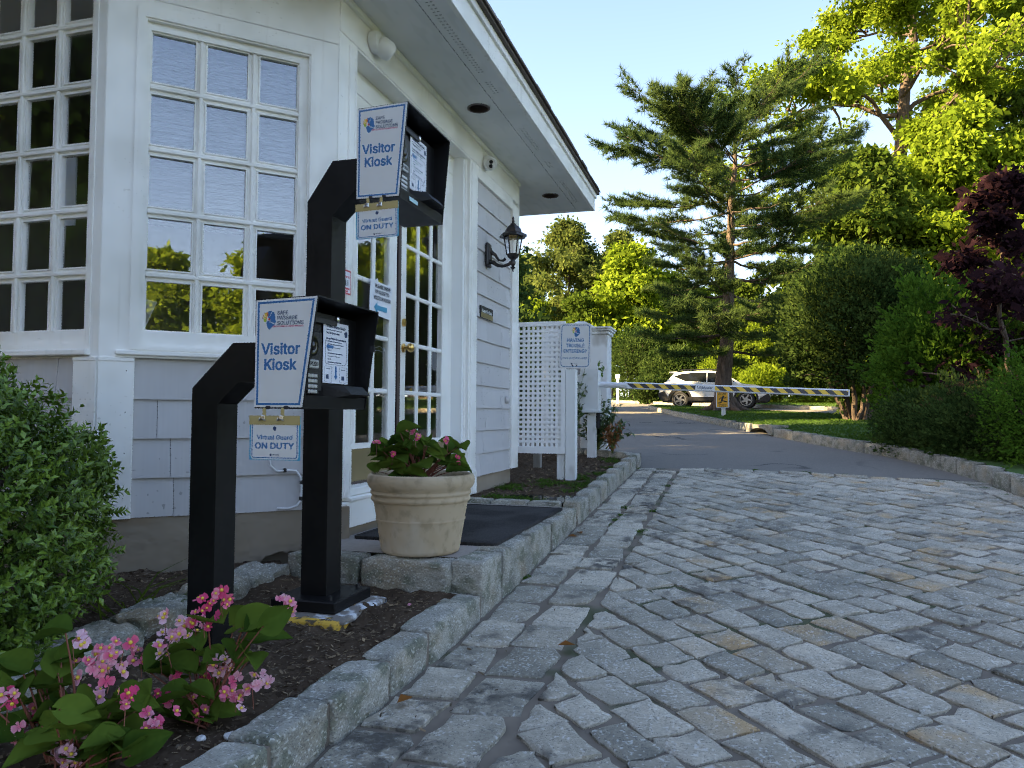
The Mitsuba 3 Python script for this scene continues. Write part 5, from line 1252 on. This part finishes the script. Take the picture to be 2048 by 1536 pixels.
def begonia(name, label, foot, lv, fl, r, seed_face, size=(.085, .12), n_extra=6, nfl=(6, 11)):
    k = thing(name, label, 'flowers')
    foot = np.array(foot); stalks = []
    lv = list(lv) + [np.array(lv[int(r.integers(len(lv)))]) + r.normal(0, .03, 3) for _ in range(n_extra)]
    for i, c in enumerate(lv):
        c = np.array(c); c[2] = max(c[2], foot[2] + .025)
        L = r.uniform(*size); W = L * r.uniform(.78, 1.0)
        out = unit(np.array([c[0] - foot[0], c[1] - foot[1], 0]) + r.normal(0, .3, 3) * [1, 1, 0] + 1e-6); d = unit(out + [0, 0, r.uniform(-.3, .7)])
        up = unit(np.array([0, 0, 1.0]) + seed_face * r.uniform(.1, .9) + r.normal(0, .3, 3))
        v, f = begonia_leaf(L, W, r, r.uniform(.15, .5), r.uniform(.05, .35))
        base = c - d * L * .5
        part(k, 'leaf', tm(place(v, base, d, up), f), 'leaf_soft', smooth=True, uv=np.c_[np.clip(np.full(len(v), r.uniform(0, 1)) + r.normal(0, .03, len(v)), 0, 1), np.full(len(v), 1.5 / 16)])
        f0 = foot + r.normal(0, .02, 3) * [1, 1, 0]; f0[2] -= .03
        stalks.append(tube(crooked(f0, base + d * .006, 6, r, .06, .05), np.linspace(.0036, .0018, 6), 5))
    part(k, 'stems', join(stalks), 'stem_red', smooth=True)
    for i, c in enumerate(fl): cluster(k, c, r, int(r.integers(*nfl)), unit(seed_face + [0, 0, .5]), tone=float(r.choice([.0, .25, .5, .75])))
    return k
rb_ = np.random.default_rng(17)
toward = unit(np.array([1.2, -1.6, .6]))
FB_B = [(-1.251, 1.656, -.47), (-1.31, 1.663, -.514), (-1.396, 1.722, -.562), (-1.444, 1.676, -.56), (-1.377, 1.625, -.579), (-1.436, 1.659, -.626), (-1.296, 1.708, -.653), (-1.392, 1.636, -.71), (-1.367, 1.729, -.745), (-1.318, 1.653, -.752), (-1.248, 1.712, -.723), (-1.214, 1.74, -.707), (-1.134, 1.743, -.509), (-1.502, 1.662, -.633)]
FB_A = [(-1.472, 1.418, -.529), (-1.453, 1.457, -.576), (-1.322, 1.395, -.515), (-1.39, 1.432, -.594), (-1.435, 1.428, -.649), (-1.313, 1.404, -.638), (-1.528, 1.298, -.627), (-1.574, 1.429, -.699), (-1.534, 1.343, -.713), (-1.443, 1.373, -.73), (-1.42, 1.36, -.765), (-1.277, 1.461, -.711)]
LB = [(-1.365, 1.708, -.673), (-1.45, 1.732, -.642), (-1.274, 1.655, -.528), (-1.268, 1.771, -.557), (-1.197, 1.736, -.536), (-1.126, 1.708, -.52), (-1.277, 1.766, -.676), (-1.501, 1.746, -.705), (-1.318, 1.682, -.768), (-1.428, 1.721, -.775), (-1.291, 1.706, -.77), (-1.285, 1.782, -.76), (-1.205, 1.794, -.598), (-1.394, 1.663, -.775), (-1.36, 1.70, -.60), (-1.24, 1.70, -.615), (-1.40, 1.67, -.655), (-1.33, 1.72, -.72)]
LA = [(-1.571, 1.391, -.634), (-1.531, 1.409, -.647), (-1.498, 1.443, -.562), (-1.563, 1.345, -.629), (-1.353, 1.478, -.675), (-1.395, 1.493, -.72), (-1.368, 1.336, -.647), (-1.561, 1.438, -.718), (-1.395, 1.391, -.704), (-1.322, 1.432, -.744), (-1.48, 1.316, -.739), (-1.423, 1.45, -.77), (-1.411, 1.369, -.76), (-1.656, 1.415, -.733), (-1.248, 1.41, -.735), (-1.489, 1.404, -.76), (-1.45, 1.34, -.70), (-1.37, 1.41, -.76), (-1.56, 1.30, -.72), (-1.52, 1.37, -.69), (-1.60, 1.36, -.67), (-1.33, 1.36, -.72)]
begonia('begonia_plant', 'tall pink begonia in front of the near kiosk post', (-1.33, 1.72, -.80), LB, FB_B, rb_, toward, (.075, .12), 14)
begonia('begonia_plant', 'broad pink begonia clump at the lower left, nearest us', (-1.45, 1.40, -.81), LA, FB_A, rb_, toward, (.07, .11), 24)
PL = [(-1.627, 3.266, -.165), (-1.562, 3.319, -.135), (-1.477, 3.276, -.155), (-1.397, 3.296, -.125), (-1.306, 3.418, -.155), (-1.271, 3.40, -.185), (-1.582, 3.31, -.225), (-1.456, 3.405, -.20), (-1.30, 3.30, -.235), (-1.509, 3.379, -.22), (-1.351, 3.309, -.185), (-1.645, 3.357, -.22), (-1.40, 3.24, -.24), (-1.53, 3.25, -.25), (-1.46, 3.45, -.18), (-1.36, 3.42, -.20), (-1.25, 3.33, -.20)]
pb = begonia('begonia_plant', 'leafy begonia with few pink buds growing in the clay pot', (-1.45, 3.35, -.31), PL, [(-1.463, 3.284, -.085)], rb_, unit(np.array([.6, -1.0, .9])), (.075, .125), 40, nfl=(3, 5))
for c in ((-1.61, 3.222, -.135), (-1.40, 3.20, -.10), (-1.279, 3.28, -.115), (-1.224, 3.29, -.205), (-1.52, 3.20, -.175)): cluster(pb, c, rb_, 3, unit(toward + [0, 0, .4]), rad=.009, R=.016, tone=.15)
solo('fallen_petal', tm(*flower(np.array((-1.30, 2.92, float(soil_h(-1.30, 2.92)) + .006)), np.array([.1, -.2, 1.0]), .012, rb_)), 'petal', 'pink fallen blossom on the soil by the platform', 'petal', uv=np.tile([[.5, 0]], (24, 1)))

# ---- shrub sprigs round the gate cabinet
def sprigs(name, label, spots, kind, r, L, leaf):
    k = thing(name, label, 'plant'); wood, cs, ds, ns = [], [], [], []
    for (x, y, z, dx, dy, dz) in spots:
        p0 = np.array([x, y, z]); p1 = p0 + np.array([dx, dy, dz]); pts = crooked(p0, p1, 8, r, .1, .08); wood.append(tube(pts, np.linspace(.006, .002, 8), 5))
        for i in range(2, 8):
            for s_ in range(3):
                c = pts[i] + r.normal(0, .004, 3); cs.append(c); ds.append(unit(unit(p1 - p0) * .5 + r.normal(0, .8, 3))); ns.append(unit(r.normal(0, .4, 3) + [0, -.3, 1]))
    m, kk = leaves(np.array(cs), np.array(ds), np.array(ns), leaf * r.uniform(.7, 1.2, len(cs)), leaf * .5, .12)
    part(k, 'stem', join(wood), 'stem_green', smooth=True); part(k, 'foliage', m, 'leaf_glossy', uv=leaf_uv(kind, len(cs), kk, r))
rs = np.random.default_rng(31)
sprigs('holly_shrub', 'dark glossy holly growing up between the gate cabinet and the enclosure', [(-1.68, 9.55, -.45, rs.uniform(-.25, .38), rs.uniform(-.35, .1), rs.uniform(.15, .75)) for _ in range(34)] + [(-1.95, 9.0, -.45, rs.uniform(-.3, .2), rs.uniform(-.5, .3), rs.uniform(.3, 1.1)) for _ in range(40)] + [(-1.55, 9.4, -.42, .3, -.25, .34), (-1.55, 9.4, -.42, .35, -.2, .22), (-1.5, 9.4, -.40, .1, -.3, .5)], 2, rs, .4, .075)
sprigs('green_sprig', 'bright green sprig poking up over the gate cabinet', [(-1.68, 9.5, .40, .03, -.05, .24), (-1.66, 9.5, .42, .08, -.03, .16)], 7, rs, .2, .06)
sprigs('red_shrub', 'small reddish shrub at the foot of the white pier', [(-1.45, 9.32, -.46, rs.uniform(-.12, .14), rs.uniform(-.1, .05), rs.uniform(.15, .36)) for _ in range(14)], 11, rs, .3, .07)

# ------------------------------------------------------------------ the white pine
def pine(seed, H, trunk_r, n_whorl, prof, tufts, needle=.17, z_first=2.0):
    r = np.random.default_rng(seed)
    tp = crooked((0, 0, -.3), (.35, 0, H), 16, r, .05); tr = trunk_r * (1 - .93 * np.linspace(0, 1, 16) ** .85); tr[0] *= 1.5; tr[1] *= 1.1
    trunk = tube(tp, tr, 12); limbs, pts, axes = [], [], []
    for w in range(n_whorl):
        q = (w + .0) / (n_whorl - 1); h = z_first + (H * .985 - z_first) * q ** .92
        i = np.clip((h + .3) / (H + .3) * 15, 0, 14.99); b = tp[int(i)] * (1 - i % 1) + tp[int(i) + 1] * (i % 1)
        nb = r.integers(4, 7); a0 = r.uniform(0, 6.28)
        for kb in range(nb):
            az = a0 + kb * 2 * math.pi / nb + r.normal(0, .25); R = np.interp(q, *prof) * r.uniform(.7, 1.12)
            rise = np.interp(q, [0, .3, .75, 1], [-.10, .05, .20, .55]) + r.normal(0, .07)
            e = b + R * np.array([math.cos(az), math.sin(az), rise])
            lp = crooked(b, e, 10, r, .12, -.06 if q < .6 else .0); lp[-3:, 2] += R * .05 * np.array([.3, .6, 1])
            limbs.append(tube(lp, np.linspace(max(.018, trunk_r * .19 * (1 - q * .75)), .006, 10), 6))
            ax = unit(e - b); start = .28 if q < .7 else .12
            for s in np.arange(start, 1.02, .085 / max(R, .6)):
                i2 = min(s, 1) * 9; c = lp[int(min(i2, 8))] * (1 - (i2 - int(min(i2, 8)))) + lp[int(min(i2, 8)) + 1] * (i2 - int(min(i2, 8)))
                side = unit(np.cross(ax, [0, 0, 1])) * (1 if r.uniform() > .5 else -1)
                tl = R * .34 * (1.15 - abs(s - .55)) * r.uniform(.35, 1.1)
                te = c + unit(side * r.uniform(.4, 1) + ax * .75 + [0, 0, r.uniform(-.06, .30)]) * tl
                limbs.append(tube(np.array([c, (c + te) / 2 + [0, 0, .01], te]), [.007, .005, .003], 3))
                for s2 in np.linspace(.30, 1.0, max(2, int(tl / .11))): pts.append(c + (te - c) * s2 + r.normal(0, .02, 3)); axes.append(unit(te - c + [0, 0, .35 * tl]))
            pts.append(e); axes.append(ax)
    pts, axes = np.array(pts), np.array(axes)
    if len(pts) > tufts: sel = r.permutation(len(pts))[:tufts]; pts, axes = pts[sel], axes[sel]
    n, m = len(pts), 16
    d = unit(np.repeat(axes, m, 0) * .6 + r.normal(0, .72, (n * m, 3)) + [0, 0, .16])
    L = needle * r.uniform(.55, 1.15, n * m)[:, None]; b = unit(np.cross(d, r.normal(0, 1, (n * m, 3)))) * .0115
    c = np.repeat(pts, m, 0) + r.normal(0, .012, (n * m, 3))
    v = np.stack([c - b, c + b, c + d * L], 1).reshape(-1, 3)
    tone = np.repeat(np.clip(.45 + (fbm(pts * .8) - .5) * 1.4 + r.normal(0, .12, n), 0, 1), m * 3)
    return trunk, join(limbs), tm(v, np.arange(n * m * 3).reshape(-1, 3)), np.c_[tone, np.full(len(tone), 3.5 / 16)], len(pts)
PX, PY = -.30, 25.6; PZ = float(zr(PY)) + .13
trunk, limbs, needles, uv, nt = pine(8, 10.1, .31, 16, ([0, .12, .3, .5, .68, .82, .93, 1], [2.2, 2.8, 3.0, 3.6, 4.2, 3.8, 2.7, 1.1]), 32000, .24)
pk = thing('white_pine', 'tall white pine with dark bare lower limbs on the lawn island', 'tree'); M = T().translate([PX, PY, PZ])
put(key_of('trunk', pk), trunk, 'bark', True, to_world=M); put(key_of('limbs', pk), limbs, 'bark', True, to_world=M); put(key_of('needles', pk), needles, 'leaf', False, uv, to_world=M)
rr = np.random.default_rng(3)
rootm = [tube([(.2 * math.cos(a), .2 * math.sin(a), .35), (.45 * math.cos(a), .45 * math.sin(a), .08), (.95 * math.cos(a), .95 * math.sin(a), -.06)], [.16, .12, .03], 6) for a in (-.2, .9, 2.2, 3.4, 4.3, 5.3)]
put(key_of('root_flare', pk), join(rootm), 'bark', True, to_world=M)

# ------------------------------------------------------------------ broadleaf trees
def G(y): return float(zr(y)) + .1
mp_ = make(101, height=29.0, radius=8.6, z0=9.0, trunk_r=.62, n_leaf=125000, leaf=.21, kind=4, limbs=28, sub=10, clump=.88, shape=.62, low=.30, gap=1.15)
tree('maple_tree', 'very tall maple with sunlit yellow-green crown and bare mid trunk', 'tree', 8.4, 42, G(42), mp_)
mp2 = make(102, height=27.0, radius=7.5, z0=10.0, trunk_r=.5, n_leaf=60000, leaf=.25, kind=5, limbs=20, sub=7, clump=1.2, gap=1.3)
tree('maple_tree', 'tall darker tree behind the maple at the upper right edge', 'tree', 17.5, 50, G(50), mp2)
u1 = make(103, height=12.6, radius=5.2, z0=3.4, trunk_r=.22, n_leaf=52000, leaf=.22, kind=4, limbs=20, sub=7, clump=.95, low=.4)
tree('young_maple', 'rounded light green tree with a sunlit top below the tall maple', 'tree', 9.2, 35.0, G(35), u1)
u2 = make(104, height=11.0, radius=4.4, z0=3.0, trunk_r=.2, n_leaf=42000, leaf=.20, kind=5, limbs=18, sub=7, clump=.9, low=.45)
tree('shade_tree', 'mid green tree between the pine and the tall maple', 'tree', 5.6, 34.0, G(34), u2, 40)
ash = make(105, height=13.6, radius=4.3, z0=4.2, trunk_r=.24, n_leaf=24000, leaf=.24, kind=10, limbs=22, sub=8, clump=.85, shape=.7, low=.35, gap=.9)
tree('airy_tree', 'thin airy tree with visible branches over the lattice screen', 'tree', -11.6, 54, G(54), ash)
tree('airy_tree', 'second airy tree just left of the pine crown', 'tree', -8.6, 57, G(57), ash, 140, (.85, .85, .98))
b1 = make(106, height=9.0, radius=4.0, z0=1.2, trunk_r=.16, n_leaf=24000, leaf=.24, kind=4, limbs=18, sub=6, clump=.95, low=.5)
b2 = make(107, height=8.0, radius=3.6, z0=1.0, trunk_r=.14, n_leaf=22000, leaf=.22, kind=5, limbs=18, sub=6, clump=.9, low=.55)
b3 = make(108, height=14.0, radius=4.6, z0=2.0, trunk_r=.2, n_leaf=26000, leaf=.26, kind=5, limbs=20, sub=6, clump=1.0, low=.45)
GB = 'woodland trees behind the parked car'
spots = [(-6.6, 50, b1, 0, 1.18), (-4.4, 58, b2, 60, 1.2), (-2.2, 52, b1, 120, .85), (.6, 50, b2, 200, .95), (2.6, 47, b1, 260, .72), (4.8, 46, b2, 20, .85), (7.0, 45, b1, 80, .62), (-9.4, 47, b2, 310, .85), (-13.5, 52, b1, 170, .8), (11, 40, b2, 30, .8), (-.8, 62, b3, 0, .72), (5.0, 60, b3, 90, .75), (-6.0, 68, b3, 200, .8), (14, 58, b3, 30, .9), (21, 46, b1, 60, 1.2), (-17, 60, b3, 40, .9), (11, 66, b3, 140, 1.0), (24, 60, b3, 200, 1.2), (1.8, 56, b1, 300, .8)]
where = ['bright yellow-green tree standing highest left of the pine', 'taller green tree just behind the brightest one left of the pine', 'yellow-green tree directly behind the pine trunk on its left', 'green tree directly behind the pine trunk on its right', 'low yellow-green tree between pine trunk and round evergreen', 'green tree behind the left flank of the round evergreen', 'low yellow-green tree behind the middle of the round evergreen', 'green tree seen just over the gate operator and white pier', 'yellow-green tree seen just over the lattice screen', 'green tree behind the fresh green shrub', 'tall backdrop tree right behind the pine, farthest row', 'tall backdrop tree behind the round evergreen, farthest row', 'tall backdrop tree left of the pine, farthest row', 'tall backdrop tree behind the tall maple', 'yellow-green tree behind the purple tree', 'tall backdrop tree behind the lattice screen', 'tall backdrop tree between pine and maple', 'tall backdrop tree at the right edge behind the purple tree', 'yellow-green tree behind the gap right of the pine']
WL = where
for i, (x, y, p, a, s) in enumerate(spots):
    tree('woodland_tree', WL[i], 'tree', x, y, G(y), p, a, (s, s, s), GB)
dk = make(109, height=8.2, radius=3.3, z0=.8, trunk_r=.16, n_leaf=50000, leaf=.11, kind=2, limbs=22, sub=8, clump=.75, low=.6)
tree('dark_tree', 'dense dark green tree rising behind the gatehouse corner', 'tree', -6.6, 16.0, G(16) - .2, dk)
tall = make(110, height=16.0, radius=4.6, z0=3.0, trunk_r=.28, n_leaf=30000, leaf=.24, kind=5, limbs=22, sub=7, clump=1.05, low=.45)

# evergreen shrubs beside the far bend
for i, (x, y, rx, rz_, n, lab) in enumerate([(-5.4, 44.5, 2.0, 2.3, 15000, 'broad dark yew at the far bend of the drive'), (-3.3, 43, 1.9, 1.7, 13000, 'lower dark yew touching the broad one'), (-4.4, 40.8, .95, .75, 6000, 'small round clipped bush on the verge by the parked car'), (-4.9, 15.0, 1.7, 1.5, 12000, 'dark evergreen shrub seen through the left half of the lattice')]):
    bush('yew_shrub', lab, 'bush', x, y, G(y) + rz_ * (.9 if y > 20 else .75), 60 + i, rx=rx, ry=rx * .8, rz_=rz_, n=n, leaf=.16, kind=2, stems=8, stem_r=.05, rough=.22)
for i, (x, y, rx, rz_, lab) in enumerate([(1.3, 38.6, 1.2, 1.0, 'sunlit low bush just right of the parked car'), (3.4, 37.5, 1.5, 1.1, 'sunlit low bush below the round evergreen'), (5.6, 34.5, 1.6, 1.2, 'sunlit bush behind the stems of the round evergreen'), (3.9, 22.5, 1.3, .8, 'low shaded bush filling in under the round evergreen'), (-.6, 41.5, 1.4, 1.5, 'leafy bush directly behind the parked car')]):
    bush('verge_shrub', lab, 'bush', x, y, G(y) + rz_ * .85, 70 + i, rx=rx, ry=rx * .8, rz_=rz_, n=7000, leaf=.15, kind=4, stems=8, stem_r=.03, rough=.3)
# the round evergreen and the shrubs on the right
def round_evergreen():
    r = np.random.default_rng(77)
    x, y = 2.72, 19.0; z = float(zr(y)) + .12
    k = thing('round_evergreen', 'big rounded dark evergreen on many bare stems, right of the pine', 'tree'); M = T().translate([x, y, z])
    stems = []
    for i in range(11):
        a = i * 2.4; e = np.array([math.cos(a) * r.uniform(.4, 1.25), math.sin(a) * r.uniform(.4, 1.1), r.uniform(1.2, 2.2)])
        stems.append(tube(crooked((.18 * math.cos(a), .18 * math.sin(a), -.15), e, 8, r, .12), np.linspace(.075, .02, 8), 6))
    for i in range(26):
        a = r.uniform(0, 6.28); b = np.array([math.cos(a) * .4, math.sin(a) * .4, r.uniform(.7, 1.5)]); stems.append(tube(crooked(b, b + [math.cos(a) * 1.1, math.sin(a) * 1.0, r.uniform(-.1, .5)], 6, r, .15), np.linspace(.025, .006, 6), 4))
    put(key_of('trunk', k), join(stems), 'bark', True, to_world=M)
    _, m, uv = bush_mesh(78, 1.80, 1.6, 1.78, 56000, .10, 2, rough=.30, shell=.30, up=.5, lump=3.0, base=-.80, shoots=60)
    m.vertices = m.vertices + [0, 0, 2.12]
    put(key_of('crown', k), m, 'leaf', False, uv, to_world=M)
round_evergreen()
bush('fresh_shrub', 'fresh green arching shrub right of the round evergreen', 'bush', 3.0, 12.6, .72, 81, rx=1.0, ry=.9, rz_=1.35, n=15000, leaf=.095, kind=7, stems=14, stem_r=.016, rough=.5, shell=.42, lump=3.0, shoots=90)
bush('fresh_shrub', 'darker leafy shrub tucked under the purple tree', 'bush', 3.85, 12.4, .45, 82, rx=1.0, ry=.9, rz_=1.1, n=11000, leaf=.095, kind=5, stems=14, stem_r=.016, rough=.45, shell=.45, lump=3.0, shoots=60)
pt = make(111, height=3.9, radius=1.35, z0=.7, trunk_r=.055, n_leaf=4800, leaf=.10, kind=6, limbs=16, sub=6, clump=.24, low=.5, gap=1.7, lean=-.04)
tree('purple_tree', 'small purple-leaved tree at the right edge', 'tree', 3.5, 11.3, G(11.3), pt, 20, (1.15, 1.15, .98))
bush('spirea_bush', 'dark low bush with faded brown flower heads over the right kerb', 'bush', 2.85, 9.85, -.12, 83, rx=.85, ry=1.1, rz_=.52, n=17000, leaf=.055, kind=2, stems=30, stem_r=.006, rough=.42, shell=.4, up=.6, lump=3.4, shoots=90)
bush('spirea_bush', 'dark low bush trailing down beside the storm kerb, left of the flowered one', 'bush', 2.35, 11.0, -.14, 84, rx=.62, ry=.7, rz_=.55, n=9000, leaf=.055, kind=2, stems=20, stem_r=.006, rough=.35, shell=.4, up=.6)
bush('fresh_shrub', 'bright green small-leaved bush at the far right edge', 'bush', 3.05, 8.6, .02, 85, rx=.62, ry=.7, rz_=.66, n=14000, leaf=.042, kind=7, stems=14, stem_r=.008, rough=.4, shell=.4, lump=3.2, shoots=70)
r9 = np.random.default_rng(9); hd, hu = [], []
for i in range(70):
    a, b = r9.uniform(0, 6.28), r9.uniform(.2, 1); c = np.array([2.75 + .72 * b * math.cos(a), 9.75 + .9 * b * math.sin(a), -.12 + .50 * math.sqrt(max(.02, 1 - b * b)) + r9.normal(.03, .03)])
    n = 26; q = c + r9.normal(0, .022, (n, 3)) * [1, 1, .45]
    m, kk = leaves(q, r9.normal(0, 1, (n, 3)) + [0, 0, .5], r9.normal(0, 1, (n, 3)) + [0, 0, 1], .016, .012); hd.append(m); hu.append(leaf_uv(9, n, kk, r9))
part('spirea_bush', 'flower_heads', join(hd), 'leaf', uv=np.vstack(hu), kind='stuff', label='faded brown flower heads')

# trees outside the frame: they shade the forecourt and stand mirrored in the panes
hi = make(114, height=16.5, radius=4.2, z0=7.6, trunk_r=.26, n_leaf=26000, leaf=.24, kind=5, limbs=16, sub=7, clump=.95, low=.55)
tree('roadside_tree', 'slim tree whose top leaves just show over the roof edge', 'tree', -9.9, 30.0, G(30), hi, 0, (.42, .42, 1.05))
GO = 'trees outside the frame, mirrored in the dark panes'
for i, (x, y, a, s) in enumerate([(-15, -13, 0, 1.0), (-13.5, -7.5, 50, .95), (-16.5, -3, 110, 1.1), (-13.5, .6, 170, .95), (-11.8, -4.3, 15, .95), (-18, 3.0, 230, 1.1), (-16, 12.5, 300, 1.0), (-15, 18.0, 140, .9), (-17.5, 23.5, 200, .9), (-14, 28.5, 60, .75)]):  # unseen row; some trees added only to keep stray sun off signs and car
    tree('shade_tree', 'one of a tall leafy row beyond the gatehouse, outside the picture, added to block sun and darken the left window', 'tree', x, y, -1.0, tall if i % 2 else b3, a, (s, s, s), GO)
for i, (x, y, a, s) in enumerate([(-7.0, -10.5, 20, .85), (-3.6, -14, 60, .85), (-11, -12, 200, .9)]):
    tree('shade_tree', 'lower shady tree behind our left shoulder, mirrored in the left window', 'tree', x, y, -1.0, b3, a, (s, s, s), GO)
tree('shade_tree', 'unseen high-crowned tree beyond the gatehouse, added so low sun streaks under it over the drive', 'tree', -14.5, 7.4, -.8, hi, 30, (1, 1, 1), GO)  # added sun blocker: crown shades the island kerb, low rays pass beneath
for i, (x, y, s) in enumerate([(-12.5, -3.5, 1.0), (-10.5, -6.0, .9), (-8.8, -8.0, .9), (-5.2, -9.5, .8)]):
    tree('dark_tree', 'dense low evergreen outside the picture, mirrored dark in the left window', 'tree', x, y, -1.1, dk, 70 * i, (s, s, s), GO)
GO2 = 'trees across the drive, mirrored in the panes'
for i, (x, y, a, s) in enumerate([(16, 24, 10, .75), (17, 17, 70, .7), (19, 9, 140, .65), (21, 2, 200, .65), (19, -6.5, 260, .78), (20, -12, 320, .9), (16, -17, 30, .85), (24, -20, 100, 1.0), (12, 22, 200, .55), (20, 34, 50, 1.0), (27, 38, 120, 1.2), (30, 28, 10, 1.1), (28, 20, 80, .9), (33, 12, 190, 1.0)]):
    tree('roadside_tree', 'leafy tree across the drive, outside the picture and mirrored in the door and corner window', 'tree', x, y, -.9, b1 if i % 2 else b2, a, (s, s, s), GO2)

# ------------------------------------------------------------------ the parked car
def car(x, y, rz):
    k = thing('parked_car', 'white compact crossover parked broadside behind the pine', 'car')
    zc = float(zr(y)); M = T().translate([x, y, zc - .012]).rotate([0, 0, 1], rz)
    Mn = np.array(M.matrix, float).reshape(4, 4)
    def p(name, m, b, par=k, **kw):
        m = join(m) if isinstance(m, list) else m.copy(); m.apply_transform(Mn); return part(par, name, m, b, **kw)
    # car axes: x forward, y left, z up; length 4.48, width 1.8
    def side(poly, hw, inset=.05, dz=0):
        a = ex(poly, 2 * hw - 2 * inset); rot((1, 0, 0), 90, a); a.apply_translation((0, hw - inset, 0))
        return a
    wx = [(-1.36, .36), (1.31, .36)]
    lower = sg.Polygon([(-2.18, .42), (-2.24, .62), (-2.22, .86), (-2.12, 1.02), (-1.95, 1.10), (-1.2, 1.10), (.75, 1.04), (1.0, 1.02), (1.7, .95), (2.06, .84), (2.2, .70), (2.22, .48), (2.05, .33), (-1.9, .33)])
    arches = so.unary_union([sg.Point(a, b).buffer(.43) for a, b in wx])
    body = lower.difference(arches)
    p('body', join([side(body, .90, .0), side(body.buffer(-.05), .915, 0)]), 'car_white')
    sect = [(-2.0, 1.06, .80), (-1.62, 1.50, .60), (-1.1, 1.565, .60), (-.2, 1.58, .61), (.3, 1.53, .60), (1.12, 1.03, .74)]
    cab = [sg for sg in sect]
    v = []; f = []
    for i, (cx, cz, hw) in enumerate(sect):
        b0 = 1.0; w0 = .84
        v += [(cx, -w0, min(b0, cz - .02)), (cx, -hw, cz), (cx, hw, cz), (cx, w0, min(b0, cz - .02))]
    for i in range(len(sect) - 1):
        a, b = i * 4, (i + 1) * 4
        for j in range(3): f += [(a + j, a + j + 1, b + j + 1), (a + j, b + j + 1, b + j)]
    f += [(0, 2, 1), (0, 3, 2), (20, 21, 22), (20, 22, 23)]
    p('cabin', tm(v, f), 'car_white', smooth=25)
    def tumb(poly, s):
        # side glass lies on the leaning cabin side
        m = ex(poly, .012); vv = m.vertices.copy(); z = vv[:, 1]; hw = .84 - (z - 1.0) / .56 * .235
        m.vertices = np.c_[vv[:, 0], s * (hw + .006 + vv[:, 2]), z]
        if s > 0: m.faces = m.faces[:, ::-1]
        return m
    glass = sg.Polygon([(-1.62, 1.34), (-1.35, 1.44), (-.9, 1.49), (-.2, 1.495), (.25, 1.45), (.88, 1.09), (.5, 1.06), (-1.15, 1.13)])
    for s in (-1, 1):
        g = p('side_window', tumb(glass.difference(sg.box(-.29, 1, -.24, 1.6)), s), 'car_glass')
        p('lower_cladding', mv(side(sg.Polygon([(-1.0, .30), (.95, .30), (.98, .46), (-1.02, .46)]), .02, 0), 0, s * .905, 0), 'black_plastic')
        for a, b in wx:
            ring = sg.Point(a, b).buffer(.50).difference(sg.Point(a, b).buffer(.425)).intersection(sg.box(-3, .33, 3, 2)); p('arch_cladding', mv(side(ring, .025, 0), 0, s * .902, 0), 'black_plastic')
        p('tail_light', mv(side(sg.Polygon([(-2.2, .98), (-1.72, 1.03), (-1.74, .94), (-2.2, .88)]), .02, 0), 0, s * .87, 0), 'tail_red')
        p('headlight', mv(side(sg.Polygon([(1.72, .88), (2.15, .78), (2.16, .70), (1.80, .80)]), .02, 0), 0, s * .87, 0), 'car_glass')
        p('rear_bumper_cladding', mv(side(sg.Polygon([(-2.26, .62), (-2.02, .72), (-1.86, .5), (-1.86, .30), (-2.1, .30), (-2.24, .45)]), .03, 0), 0, s * .90, 0), 'black_plastic')
        p('front_bumper_cladding', mv(side(sg.Polygon([(2.26, .45), (2.20, .62), (1.86, .42), (1.80, .28), (2.15, .28)]), .03, 0), 0, s * .90, 0), 'black_plastic')
        p('roof_rail', tube([(-1.5, s * .56, 1.56), (-1.3, s * .56, 1.62), (-.2, s * .57, 1.645), (.2, s * .56, 1.60)], .02, 6), 'black_plastic')
        mm_ = trimesh.creation.icosphere(2, .11); mm_.apply_scale((.9, .7, .65)); p('mirror', mv(mm_, .72, s * .97, 1.08), 'car_white', smooth=True)
        p('door_handle', cbox(-.42, -.22, s * .915 - .012, s * .915 + .012, .93, .96, .01), 'car_white')
        for a, b in wx:
            ty = lathe([(.20, -.105), (.30, -.11), (.335, -.095), (.345, -.06), (.345, .06), (.335, .095), (.30, .11), (.20, .105)], 28); rot((1, 0, 0), -90 * s, ty)
            t = p('wheel', mv(ty, a, s * .80, b - .015), 'tyre_rubber', smooth=30)
            p('hub_well', mv(rot((1, 0, 0), -90 * s, lathe([(.235, .06), (0, .05)], 24)), a, s * .80, b - .015), 'black_plastic', par=t)
            sp = []
            for j in range(5):
                th = j * 2 * math.pi / 5; q = sg.Polygon([(.03, -.05), (.10, -.03), (.215, -.085), (.228, -.02), (.12, .035), (.03, .05)]); sp.append(ex(sa.rotate(q, math.degrees(th), origin=(0, 0)), .02))
            sp.append(ex(sg.Point(0, 0).buffer(.055), .025)); sp.append(ex(sg.Point(0, 0).buffer(.245).difference(sg.Point(0, 0).buffer(.222)), .03))
            mq = mv(join(sp), 0, 0, .085); rot((1, 0, 0), -90 * s, mq); p('rim', mv(mq, a, s * .80, b - .015), 'alloy', par=t)
    p('rear_window', tm([(-2.012, -.7, 1.10), (-2.012, .7, 1.10), (-1.665, .54, 1.47), (-1.665, -.54, 1.47)], [(0, 2, 1), (0, 3, 2)]), 'car_glass')
    p('windscreen', tm([(1.06, -.70, 1.10), (1.06, .70, 1.10), (.37, .56, 1.50), (.37, -.56, 1.50)], [(0, 1, 2), (0, 2, 3)]), 'car_glass')
    p('rear_spoiler', cbox(-1.86, -1.5, -.56, .56, 1.50, 1.555, .02), 'car_white')
    p('high_brake_light', cbox(-1.875, -1.855, -.2, .2, 1.505, 1.53, .003), 'tail_red')
    p('bumper_underside', box(-2.1, 2.1, -.8, .8, .24, .34), 'black_plastic')
car(-.80, 33.4, -4)
